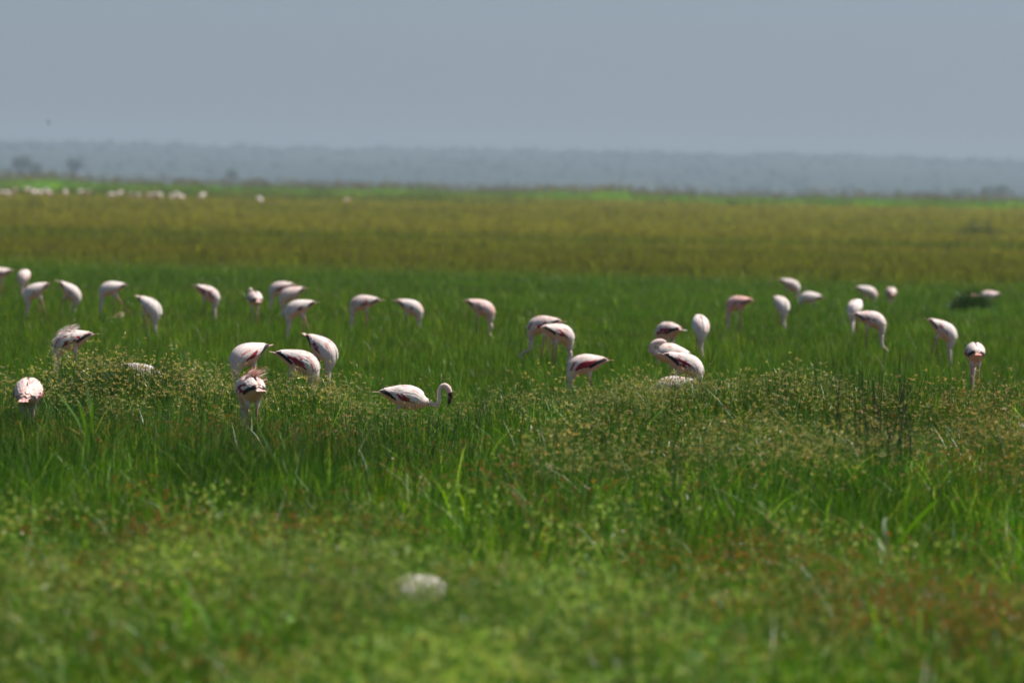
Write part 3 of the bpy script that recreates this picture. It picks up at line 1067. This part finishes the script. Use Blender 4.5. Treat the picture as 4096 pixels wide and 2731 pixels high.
flamingo(828, 1143, 5, 'flamingo with broad crimson wing bar and coral tail, alone left of the cluster of three', pitch=20, crim=.75, pink=.1)
flamingo(1022, 1163, 105, 'flamingo preening with its neck looped back over one shoulder', pose='preen', pitch=-12, zb=.74, crim=.35, pink=.15)
flamingo(1130, 1120, 178, 'crimson-winged flamingo standing highest in a cluster of three', pitch=6, crim=.7, pink=.15, white=.95)
flamingo(1170, 1151, 182, 'peach flamingo with coral tail, middle one of a cluster of three', pitch=15, crim=.08, pink=.25)
flamingo(1202, 1203, 180, 'large white flamingo with one small crimson mark, lowest of a cluster of three', pitch=12, legs=('stand', 'back'), crim=.12, neck=[(.01, 0, .3), (.02, 0, .62), (.03, 0, .88)])
flamingo(1462, 1185, 178, 'buff flamingo with drooping tail standing alone on one visible leg', pitch=3, crim=.25, pink=.2, white=.86, zb=.71)
flamingo(1637, 1201, 2, 'pale flamingo with smooth arched back and legs sunk in grass', pitch=14, crim=.2, zb=.60, white=.97)
flamingo(1920, 1202, 2, 'rosy flamingo with pink belly and kinked pink neck', pitch=14, crim=.15, pink=.55, neck=LOOSE, zb=.74)
flamingo(2180, 1269, 160, 'flamingo stretching its neck forward with dark bill showing above the grass', pose='reach', pitch=4, crim=.25, pink=.3, legs=('fore', 'stand'), zb=.76)
flamingo(2228, 1300, 28, 'flamingo half hidden behind one that stretches its neck forward', pitch=8, crim=.4, pink=.2, neck=LOOSE)
flamingo(2680, 1291, 128, 'flamingo showing crimson and black wing and peach rump, behind the sleeping one', pitch=-2, crim=.75, pink=.25)
flamingo(2690, 1377, 198, 'sleeping flamingo with its head laid back on its shoulders', pose='sleep', pitch=-12, zb=.66, crim=.3, pink=.2)
flamingo(2733, 1416, 0, 'flamingo with black tail wedge and spotted crimson flank, in front of the sleeping one', pitch=16, crim=.6, legs=LB, zb=.62, pink=.1)
flamingo(2700, 1511, 176, 'flamingo sunk in flowering sedges with only its back showing', pitch=6, zb=.44, crim=.3, legs=SIT, pink=.1)
flamingo(2352, 1423, 180, 'flamingo with long crimson wing stripe standing behind the flowering sedges', pitch=5, crim=.95, pink=.15, zb=.55)
flamingo(2801, 1264, -84, 'white flamingo facing forward with pale neck hanging straight down', pitch=18, crim=.05, white=1.04, neck=[(-.01, .0, .28), (-.01, .02, .6), (-.01, .045, .9)])
flamingo(2960, 1189, 158, 'reddest flamingo with orange-red back and rump', pitch=4, crim=.45, pink=.9, legs=('stand', 'fore'))
flamingo(3124, 1188, -70, 'round white flamingo facing forward, neck curving aside, next to a steep tussock', pitch=18, crim=.12, neck=[(.0, .0, .25), (.01, .03, .6), (.03, .05, .9)])
flamingo(3158, 1118, 3, 'buff flamingo with high arched back, farthest out of the right-hand birds', pitch=15, crim=.1, pink=.1, white=.93, zb=.66)
flamingo(3245, 1170, 180, 'white flamingo crouched low in the grass with wings drooping', pitch=-4, crim=.05, zb=.46, legs=SIT)
flamingo(3423, 1202, -112, 'white flamingo facing forward, partly behind one with a kinked neck', pitch=14, crim=.05, white=1.03, neck=[(.03, .02, .3), (.06, .03, .55), (.09, .03, .85)])
flamingo(3478, 1249, 0, 'slender flamingo with level back and neck kinked forward near its end', pitch=7, crim=.35, pink=.2, neck=[(.0, 0, .25), (.02, 0, .5), (.08, 0, .66), (.11, 0, .78)], zb=.75)
flamingo(3466, 1147, 2, 'white flamingo side on, beside a small round one seen from behind', pitch=13, crim=.1, zb=.56)
flamingo(3566, 1152, 95, 'small round flamingo seen from behind, beside a white one side on', pitch=-10, crim=.35, pink=.2, zb=.58)
flamingo(3890, 1178, 182, 'reddish flamingo back just showing over the dark bush', pitch=4, zb=.40, crim=.3, pink=.8, legs=SIT)
flamingo(3960, 1166, 180, 'flamingo with coral tail showing just past the dark bush', pitch=2, zb=.40, crim=.1, pink=.2, legs=SIT)
flamingo(3768, 1287, 2, 'cream flamingo tilted steeply forward with black tail mark, alone on the right', pitch=25, crim=.35, legs=('stand', 'back'), zb=.74)
flamingo(3903, 1375, 92, 'round flamingo seen from behind on one leg, black wing tips either side of tail', pitch=-8, crim=.45, pink=.1, zb=.75)
# nearer birds
flamingo(292, 1322, 180, 'flamingo with wind-ruffled back feathers and bold black wing edge over pink tail', pitch=10, crim=.55, ruffle=110, coral=.07, zb=.72, pink=.05)
flamingo(572, 1459, 3, 'flamingo half buried behind the flowering tussock, only its arched back showing', pitch=18, crim=.1, zb=.50)
flamingo(112, 1519, 88, 'flamingo seen from behind with red streaks on its back, in front of the tussock', pitch=-16, crim=.3, pink=.4, zb=.74, dark=0)
flamingo(1010, 1508, 108, 'flamingo seen from behind with coral plumes blown up along its back', pitch=-6, crim=.45, ruffle=140, coral=.38, pink=.12, zb=.76)
flamingo(1000, 1378, -150, 'plump pinkish-white flamingo feeding with its back to a ruffled one', pitch=14, crim=.25, pink=.08, neck=[(.0, 0, .3), (.0, 0, .62), (.0, 0, .9)])
flamingo(1190, 1406, -6, 'flamingo with long black and crimson wing bar trailing one red leg', pitch=12, crim=.7, legs=('stand', 'back'))
flamingo(1284, 1341, -32, 'creamy flamingo with layered back feathers and black-edged coral tail, feeding behind a crimson-barred one', pitch=25, crim=.4, pink=.05)
flamingo(1614, 1547, 0, 'flamingo sitting in the grass with its head up and dark hooked bill showing', pose='up', pitch=3, zb=.44, crim=.35, legs=SIT, scale=1.0)
flamingo(1672, 2312, 238, 'blurred flamingo lying in the pale foreground sedges, only its back showing', pitch=4, zb=.37, crim=.1, legs=SIT, white=.9)

# ------------------------------------------------------------------ distant flamingos: small in the photo, so each is one plain skin
def far_flamingo_mesh(k):
    B = Body(FRONT_DOWN, (12, 4, 20)[k], .70)
    x0, z0 = B.st[-1][:2]
    pts = [(x0 + .01, 0, z0 * .65, .024, 0), (x0 + .02, 0, z0 * .32, .020, 0), (x0 + .01, 0, .06, .026, 1), (x0 - .04, 0, .04, .014, 2), (x0 - .07, 0, .05, .004, 2)]
    lp = []
    for side, kind in zip((1, -1), (ST, FB, ST)[k]):
        h = B.point(10 / 24., RAD(145) * side)
        lp.append(leg_path(h.x, side * .045, h.z + .02, kind))
    V, Fc, C = flamingo_body(B, pts, lp, (.05, .2, 0)[k], 1.12)
    o = mesh_obj('distant_flamingo', V, Fc, M_FEATHER, cols=C)
    return o
protos = [far_flamingo_mesh(k) for k in range(3)]
FAR = [(6, 786), (23, 786), (49, 790), (61, 772), (107, 769), (126, 766), (138, 780), (162, 782), (184, 768), (193, 784), (260, 779), (322, 779), (353, 781),
       (448, 794), (481, 784), (524, 795), (553, 795), (591, 792), (612, 793), (634, 791), (683, 800), (703, 790), (725, 802), (810, 793), (1036, 810), (1388, 816)]
for i, (px, py) in enumerate(FAR):
    k = i % 3
    o = protos[k] if i < 3 else protos[k].copy()
    if i >= 3:
        COL.objects.link(o)
    r = ray(px, py)
    lo, hi = 450.0, 860.0
    for _ in range(40):
        t = (lo + hi) / 2
        P = CAM + r * t
        if P.z > float(height(P.x, P.y)) + .60:
            lo = t
        else:
            hi = t
    o.location = (P.x, P.y, float(height(P.x, P.y)))
    o.rotation_euler = (0, 0, rng.random() * 6.28)
    o.scale = (1.55,) * 3
    lb = 'tiny pale flamingo in the distant flock before the reed belt'
    if i == 24:
        lb = 'tiny pale flamingo apart from the distant flock, beside its end'
    if i == 25:
        lb = 'outermost tiny pale flamingo, well apart from the distant flock before the reeds'
    tag(o, lb, 'flamingo', 'distant flock before the reeds' if i < 24 else 'distant flamingos apart from the flock')

# ------------------------------------------------------------------ tussocks and bushes (each one a plant of its own)
def tussock(name, px, s, rx, ry, h, n, c0, c1, label, cat='tussock', heads=0, hc=(HEAD0, HEAD1), w=(.005, .010), wind=.0, z=None, seed=1, dome=.35, mat=None, group=None):
    rs = np.random.default_rng(seed)
    x, y = ground_xy(px, s)
    z0 = float(height(x, y)) if z is None else z
    t = Tuft()
    for i in range(n):
        q = math.sqrt(rs.random()); a = rs.random() * 6.283
        bx, by = rx * q * math.cos(a), ry * q * math.sin(a)
        hh = h * (1 - .55 * q * q) * (.55 + .45 * rs.random())
        bz = h * dome * (1 - q * q) * rs.random()
        t.blades(1, 0, hh * .8, hh, w[0], w[1], .25 + .5 * q, c0, c1, rs, base=(bx, by, bz), azi=a + wind, curl=.6)
        if i < heads:
            t.head(t.tip, 8, .014, .030, .009, hc[0], hc[1], rs)
    me = t.mesh(name, mat or M_PLANT)
    o = bpy.data.objects.new(name, me)
    o.location = (x, y, z0 - .02)
    link(o)
    tag(o, label, cat, group)
    return o

DG0, DG1 = (.020, .062, .010), (.055, .115, .016)
LG0, LG1 = (.07, .17, .012), (.13, .24, .02)
tussock('sedge_tussock', 560, 392, .62, .50, .66, 1900, DG0, DG1, 'broad dark green tussock with straw flower heads, a flamingo half buried behind it', heads=420, seed=11)
tussock('sedge_tussock', 310, 394, .46, .46, .58, 1400, DG0, DG1, 'dark leaning tussock with flower heads below the ruffled flamingo', heads=330, seed=12, wind=.4)
tussock('sedge_tussock', 1240, 408, .42, .45, .52, 1200, DG0, (.07, .13, .02), 'dome of yellow-flowered sedge beside the flamingo with blown-up coral plumes', heads=420, seed=13)
tussock('grass_tuft', 1492, 377, .20, .24, .46, 520, LG0, LG1, 'bright green tuft with a dark hollow beside the sitting flamingo', cat='tuft', seed=14)
tussock('grass_tuft', 1800, 385, .16, .2, .40, 130, LG0, LG1, 'sparse bright green tuft in front of the raised dark bill', cat='tuft', seed=15)
tussock('bush', 3885, 180, .40, .36, .56, 2000, (.014, .038, .008), (.045, .09, .014), 'very dark rounded bush with two flamingo backs behind it', cat='bush', w=(.012, .022), seed=16)
tussock('grass_tuft', 3172, 196, .13, .2, .42, 320, (.012, .045, .008), (.03, .08, .012), 'small steep dark tuft between two white feeding flamingos', cat='tuft', seed=17, w=(.008, .014))
tussock('grass_tussock', 3410, 192, .9, .5, .22, 900, (.05, .085, .014), (.10, .11, .02), 'low brownish-green tussock in the grass under the kinked-neck flamingo', seed=18, w=(.008, .016))
# in the olive field
for px, s_, rx, h_, c0, c1, lb, sd in [
        (210, 57, .42, .55, (.05, .07, .01), (.09, .10, .015), 'small dark tuft alone in the olive field below the distant flock', 21),
        (325, 91, .30, .24, (.04, .07, .01), (.08, .10, .015), 'low dark tuft at the near edge of the olive field', 22),
        (3215, 91, 1.15, .55, (.08, .13, .006), (.15, .17, .012), 'wide yellow-green tussock in the olive field', 23),
        (3905, 64, 2.0, 1.2, (.03, .055, .018), (.06, .085, .024), 'long dark green bush in the olive field with a dark bird over it', 24),
        (2360, 34, 1.7, 1.3, (.03, .055, .018), (.06, .08, .022), 'dark bush before the reeds, beside a longer dark bush', 25),
        (2620, 34, 2.0, 1.3, (.03, .055, .018), (.06, .08, .022), 'longer dark bush before the reeds, between two others', 26),
        (2935, 34, 1.4, 1.3, (.03, .055, .018), (.06, .08, .022), 'dark bush before the reeds, last of three', 27),
        (3485, 51, .7, .6, (.07, .10, .01), (.12, .13, .015), 'small yellow-green tuft in the far olive field beyond the long dark bush', 28),
        (3010, 71, 1.8, .28, (.08, .10, .01), (.12, .12, .014), 'thin low strip of yellow-green growth behind the wide tussock', 29),
        (1180, 35, 3.4, 1.1, (.025, .05, .02), (.05, .075, .024), 'dark bushy strip just past the end of the distant flock', 30)]:
    tussock('bush' if h_ > .7 else 'grass_tussock', px, s_, rx, rx * .6, h_, 700, c0, c1, lb, cat='bush' if h_ > .7 else 'tussock', seed=sd, w=(.02 * 60 / s_ + .01, .03 * 60 / s_ + .02))
for px_, s_, h_, sd in ((1700, 27, 2.1, 41), (2480, 27.5, 2.0, 42), (3330, 27, 2.1, 43), (3760, 27.5, 1.9, 44)):
    tussock('reed_clump', px_, s_, 2.4, 1.6, h_, 240, (.07, .14, .02), (.15, .24, .03), 'taller clump of green reeds breaking the top line of the reed belt', cat='reeds', seed=sd, w=(.08, .14), group='taller clumps in the reed belt')
tussock('reed_clump', 797, 28, 1.3, 1.4, 2.4, 260, (.05, .12, .02), (.09, .17, .03), 'rounded dark green clump standing out of the reed belt', cat='reeds', seed=31, w=(.1, .18))

# broad-leaved plants: every leaf a part
def leaf_mesh(name, L_, w, arch, col, tipc=None):
    n = 7
    v, c = [], []
    for j in range(n + 1):
        t = j / n
        ww = w * math.sin(math.pi * min(1, .12 + .88 * t)) ** .8 * .5 + .0006
        z = L_ * (math.sin(t * arch) / arch if arch > .05 else t)
        o = L_ * ((1 - math.cos(t * arch)) / arch if arch > .05 else 0)
        for q, dz in ((-1, .15), (0, 0), (1, .15)):
            v.append((o, q * ww, z + abs(q) * ww * dz))
            c.append(col if tipc is None or t < .6 else tipc)
    f = [(3 * j + q, 3 * j + q + 1, 3 * j + q + 4, 3 * j + q + 3) for j in range(n) for q in range(2)]
    me = bpy.data.meshes.new(name)
    me.from_pydata(v, [], f)
    a = me.color_attributes.new('col', 'FLOAT_COLOR', 'POINT')
    cc = np.ones((len(v), 4), np.float32); cc[:, :3] = np.array(c)
    a.data.foreach_set('color', cc.ravel())
    me.polygons.foreach_set('use_smooth', [True] * len(me.polygons))
    me.materials.append(M_PLANT)
    return me
LV = [leaf_mesh('leaf', .55, .026, .5, (.10, .22, .014)), leaf_mesh('leaf', .48, .024, 1.5, (.12, .22, .02)), leaf_mesh('leaf', .36, .022, 2.2, (.30, .36, .24)),
      leaf_mesh('leaf', .30, .020, 1.0, (.42, .28, .02)), leaf_mesh('leaf', .62, .022, .9, (.08, .18, .014))]
def broad_plant(px, s_, n, label, hs=1.0, seed=0):
    rs = np.random.default_rng(seed)
    x, y = ground_xy(px, s_)
    root = empty('broad_leaf_plant', (x, y, float(height(x, y)) - .01))
    for i in range(n):
        o = link(bpy.data.objects.new('leaf', LV[int(rs.choice(5, p=(.34, .26, .16, .06, .18)))]), root)
        o.location = (rs.normal() * .02, rs.normal() * .02, .05 * rs.random() * hs + .16 * hs * (i % 3))
        o.rotation_euler = (rs.normal() * .4, rs.normal() * .4, rs.random() * 6.283)
        o.scale = ((.7 + .5 * rs.random()) * hs,) * 3
    tag(root, label, 'plant', 'broad-leaved plants in the near grass')
broad_plant(365, 505, 16, 'tall broad-leaved plant with a silvery bent leaf, below the tussock flamingos', 1.15, 1)
broad_plant(830, 500, 12, 'bright broad-leaved plant with upright blades below the coral-plumed flamingo', .9, 2)
broad_plant(1150, 500, 9, 'thin broad-leaved plant with pale arching blades, nearest the stretch of bare soil', .9, 3)
broad_plant(3560, 640, 12, 'pale broad-leaved plant in front of the dark rushes', 1.0, 4)
broad_plant(3180, 690, 8, 'low broad-leaved plant among rusty seed heads', .8, 5)
broad_plant(2330, 600, 8, 'silvery leaning plant before the flowering bank', .9, 6)

# dark rushes: every stem a part
def stem_mesh(bend, h):
    v, f = [], []
    n = 6
    for j in range(n + 1):
        t = j / n
        r = .0055 * (1 - .7 * t) + .0008
        for k in range(5):
            a = k * 2 * math.pi / 5
            v.append((bend * t * t + r * math.cos(a), r * math.sin(a), h * t))
    for j in range(n):
        for k in range(5):
            f.append((5 * j + k, 5 * j + (k + 1) % 5, 5 * j + 5 + (k + 1) % 5, 5 * j + 5 + k))
    me = bpy.data.meshes.new('stem')
    me.from_pydata(v, [], f)
    me.polygons.foreach_set('use_smooth', [True] * len(me.polygons))
    me.materials.append(M_RUSH)
    return me
M_RUSH = plain_mat('dark_rush_stem', (.020, .032, .018), .5, .3)
SM = [stem_mesh(b_, h_) for b_, h_ in ((.03, .85), (-.12, .95), (.2, .7), (.02, .6), (-.05, 1.0))]
def rushes(px, s_, rx, n, label, hs=1.0, seed=0):
    rs = np.random.default_rng(seed)
    x, y = ground_xy(px, s_)
    root = empty('rush_clump', (x, y, float(height(x, y)) - .02))
    for i in range(n):
        o = link(bpy.data.objects.new('stem', SM[rs.integers(0, 5)]), root)
        o.location = (rs.normal() * rx, rs.normal() * .12, 0)
        o.rotation_euler = (rs.normal() * .06, rs.normal() * .09, rs.random() * 6.283)
        o.scale = (1, 1, (.7 + .5 * rs.random()) * hs)
    tag(root, label, 'rushes', 'dark rush clumps')
rushes(3520, 512, .26, 44, 'tall clump of dark upright rushes on the flowering bank', 1.1, 1)
rushes(1815, 466, .20, 34, 'dark rushes standing in the bare patch of soil', .62, 2)
rushes(2690, 600, .12, 12, 'few dark thin rushes before the flowering bank', .8, 3)

# ------------------------------------------------------------------ hillside trees
def tree(px, py_base, d, h, label, spread=1.0, seed=0):
    rs = np.random.default_rng(seed)
    P = at_depth(px, py_base, d)
    root = empty('hillside_tree', (P.x, P.y, 0.0 if d < 4300 else float(hill_z(P.x, P.y))))
    v, f = [], []
    def limb(a, b_, r0, r1):
        a, b_ = Vector(a), Vector(b_)
        T = (b_ - a).normalized(); X_ = T.orthogonal().normalized(); Y_ = T.cross(X_)
        s0 = len(v)
        for p, r in ((a, r0), ((a + b_) / 2 + Vector((rs.normal(), rs.normal(), 0)) * .2, (r0 + r1) / 2), (b_, r1)):
            for k in range(6):
                an = k * math.pi / 3
                v.append(p + X_ * (r * math.cos(an)) + Y_ * (r * math.sin(an)))
        for j in range(2):
            for k in range(6):
                f.append((s0 + 6 * j + k, s0 + 6 * j + (k + 1) % 6, s0 + 6 * j + 6 + (k + 1) % 6, s0 + 6 * j + 6 + k))
    limb((0, 0, -.3), (0, 0, h * .45), h * .045, h * .03)
    tips = []
    for i in range(7):
        a = i * .9 + rs.random()
        tp = (math.cos(a) * h * .38 * spread, math.sin(a) * h * .38 * spread, h * (.66 + .2 * rs.random()))
        limb((0, 0, h * .42), tp, h * .025, h * .008); tips.append(tp)
    mesh_obj('trunk', v, f, M_BARK, root)
    t = Tuft()
    for tp in tips + [(0, 0, h * .8)]:
        for i in range(60):
            p = (tp[0] + rs.normal() * h * .13 * spread, tp[1] + rs.normal() * h * .13 * spread, tp[2] + rs.normal() * h * .07)
            t.head(p, 3, h * .03, h * .07, h * .04, (.03, .06, .02), (.06, .09, .03), rs)
    link(bpy.data.objects.new('crown', t.mesh('crown', M_PLANT)), root)
    tag(root, label, 'tree', 'trees at the foot of the hazy hills')
M_BARK = plain_mat('tree_bark', (.09, .07, .05), .9)
tree(85, 700, 3000, 17.4, 'tall hazy blue tree at the foot of the hills beside a squat one', .45, 1)
tree(138, 700, 3000, 14.2, 'squat hazy blue tree at the foot of the hills', .45, 2)
tree(297, 702, 3000, 16.8, 'lone hazy tree with forked crown over the distant flock', .4, 3)
tree(512, 640, 6000, 8, 'faint small hazy tree partway up the hills', .7, 4)
tree(926, 716, 3000, 13.0, 'faint small tree just showing over the reed belt', .4, 5)
tree(3835, 812, 3000, 10.7, 'bushy hazy blue tree over the reeds on the right', 1.0, 6)
tree(3948, 814, 3000, 11.8, 'upright hazy blue tree over the reeds, next to a taller one', .5, 7)
tree(4002, 815, 3000, 13.3, 'tallest hazy blue tree over the reeds on the right', .5, 8)

# ------------------------------------------------------------------ other birds
def small_bird(name, P, size, rz, label, group, col, flap=.5, standing=False, roll=0.0):
    """body, head, tail and both wings as one skin; legs when standing"""
    bm = bmesh.new()
    st = [(-.62, 0, .02, .20), (-.42, .01, .06, .10), (-.2, .02, .13, .13), (.05, .02, .16, .16), (.25, .05, .11, .11), (.36, .10, .10, .10), (.46, .11, .07, .07), (.54, .10, .03, .03), (.62, .08, .008, .008)]
    rings = []
    for x, z, a, b_ in st:
        if standing:
            x, z = x * .75 - z * .5, z * .75 + x * .62 + .75
        rings.append([bm.verts.new((x, b_ * math.sin(k * math.pi / 5), z + a * math.cos(k * math.pi / 5))) for k in range(10)])
    for i in range(len(rings) - 1):
        for k in range(10):
            k2 = (k + 1) % 10
            if not standing and i in (2, 3) and k in (2, 7):
                continue
            bm.faces.new((rings[i][k], rings[i][k2], rings[i + 1][k2], rings[i + 1][k]))
    bm.faces.new(rings[0][::-1]); bm.faces.new(rings[-1])
    if not standing:
        for side, k in ((1, 2), (-1, 7)):
            loop = [rings[2][k], rings[3][k], rings[4][k], rings[4][k + 1], rings[3][k + 1], rings[2][k + 1]]
            for yy, zz, xo, sc_ in ((.35, .12, .04, .75), (.7, .12 + flap * .35, -.02, .55), (1.1, .10 + flap * .75, -.25, .12)):
                n_ = []
                for q, vtx in enumerate(loop):
                    o = (vtx.co.x - .05) * sc_
                    n_.append(bm.verts.new((.05 + xo + o, side * (yy + .0), zz + (.012 if q < 3 else -.012))))
                for q in range(6):
                    bm.faces.new((loop[q], loop[(q + 1) % 6], n_[(q + 1) % 6], n_[q]))
                loop = n_
            bm.faces.new(loop)
    bmesh.ops.recalc_face_normals(bm, faces=bm.faces)
    me = bpy.data.meshes.new('body'); bm.to_mesh(me); bm.free()
    me.polygons.foreach_set('use_smooth', [True] * len(me.polygons))
    me.materials.append(plain_mat(name + '_plumage', col, .8, .2))
    root = empty(name, P, rz)
    root.rotation_euler = (roll, 0, rz)
    root.scale = (size,) * 3
    link(bpy.data.objects.new('body', me), root)
    if standing:
        for side in (1, -1):
            v = [(.0 + .025 * math.cos(k * 1.571) + (.02 if j else 0), side * .07 + .025 * math.sin(k * 1.571), .72 * (1 - j)) for j in range(2) for k in range(4)]
            mesh_obj('leg', v, [(k, (k + 1) % 4, 4 + (k + 1) % 4, 4 + k) for k in range(4)], me.materials[0], root)
    tag(root, label, 'bird', group)
    return root
small_bird('flying_bird', at_depth(195, 493, 190), .115, 2.6, 'small dark bird flying in the sky just over the hills', 'small birds in flight', (.03, .03, .035), .9, roll=.5)
small_bird('flying_bird', at_depth(198, 597, 420), .11, .6, 'faint tiny bird flying low against the hazy hillside', 'small birds in flight', (.05, .05, .055), .2)
small_bird('flying_bird', at_depth(545, 178, 420), .11, 1.2, 'faint tiny bird flying highest up in the grey sky', 'small birds in flight', (.05, .05, .055), -.4)
small_bird('flying_bird', at_depth(790, 278, 420), .11, 4.0, 'faint tiny bird flying in the grey sky, beside the highest one', 'small birds in flight', (.05, .05, .055), .6)
x, y = ground_xy(3948, 62)
small_bird('dark_bird', (x, y, float(height(x, y)) + .72), .36, 2.0, 'small black bird standing over the long dark bush', None, (.012, .012, .014), standing=True)

def resting_bird(px, ytop, label):
    r = ray(px, ytop); t = (.24 - CAM_H) / r.z; P = CAM + r * t
    root = empty('resting_bird', (P.x, P.y, float(height(P.x, P.y))), RAD(15))
    st = [(-.19, .13, .012, .02), (-.15, .125, .035, .045), (-.08, .11, .07, .08), (.0, .11, .095, .10), (.07, .125, .10, .10), (.10, .16, .085, .08), (.09, .195, .055, .055), (.05, .215, .04, .042), (.0, .205, .028, .03), (-.04, .19, .012, .014)]
    st = catmull(st, 28)
    V, Fc, C = [], [], []
    for i, (x, z, a, b_) in enumerate(st):
        t = i / 27
        for k in range(12):
            an = k * math.pi / 6
            V.append((x + (a * .5 * math.cos(an) if .5 < t < .75 else 0), b_ * math.sin(an), z + a * math.cos(an)))
            C.append(np.array((.42, .33, .20)) if t < .45 else (np.array((.52, .46, .34)) if t < .7 else np.array((.34, .22, .11))))
    for i in range(27):
        for k in range(12):
            Fc.append((12 * i + k, 12 * i + (k + 1) % 12, 12 * i + 12 + (k + 1) % 12, 12 * i + 12 + k))
    Fc += [tuple(range(11, -1, -1)), tuple(range(27 * 12, 28 * 12))]
    mesh_obj('body', V, Fc, M_FEATHER, root, cols=C)
    for side in (1, -1):
        v = [(.08, side * .10, .15), (.02, side * .112, .17), (-.10, side * .085, .155), (-.21, side * .02, .135), (-.10, side * .088, .10), (.02, side * .114, .09)]
        v += [(a, b_ + side * .012, c) for a, b_, c in v]
        mesh_obj('wing', v, [(0, 1, 2, 3, 4, 5), (6, 7, 8, 9, 10, 11)] + [(k, (k + 1) % 6, 6 + (k + 1) % 6, 6 + k) for k in range(6)], M_FEATHER, root,
                 cols=[np.array((.55, .50, .40))] * 12)
    tag(root, label, 'bird')
resting_bird(466, 1247, 'small fawn and cream bird resting low in the green grass')
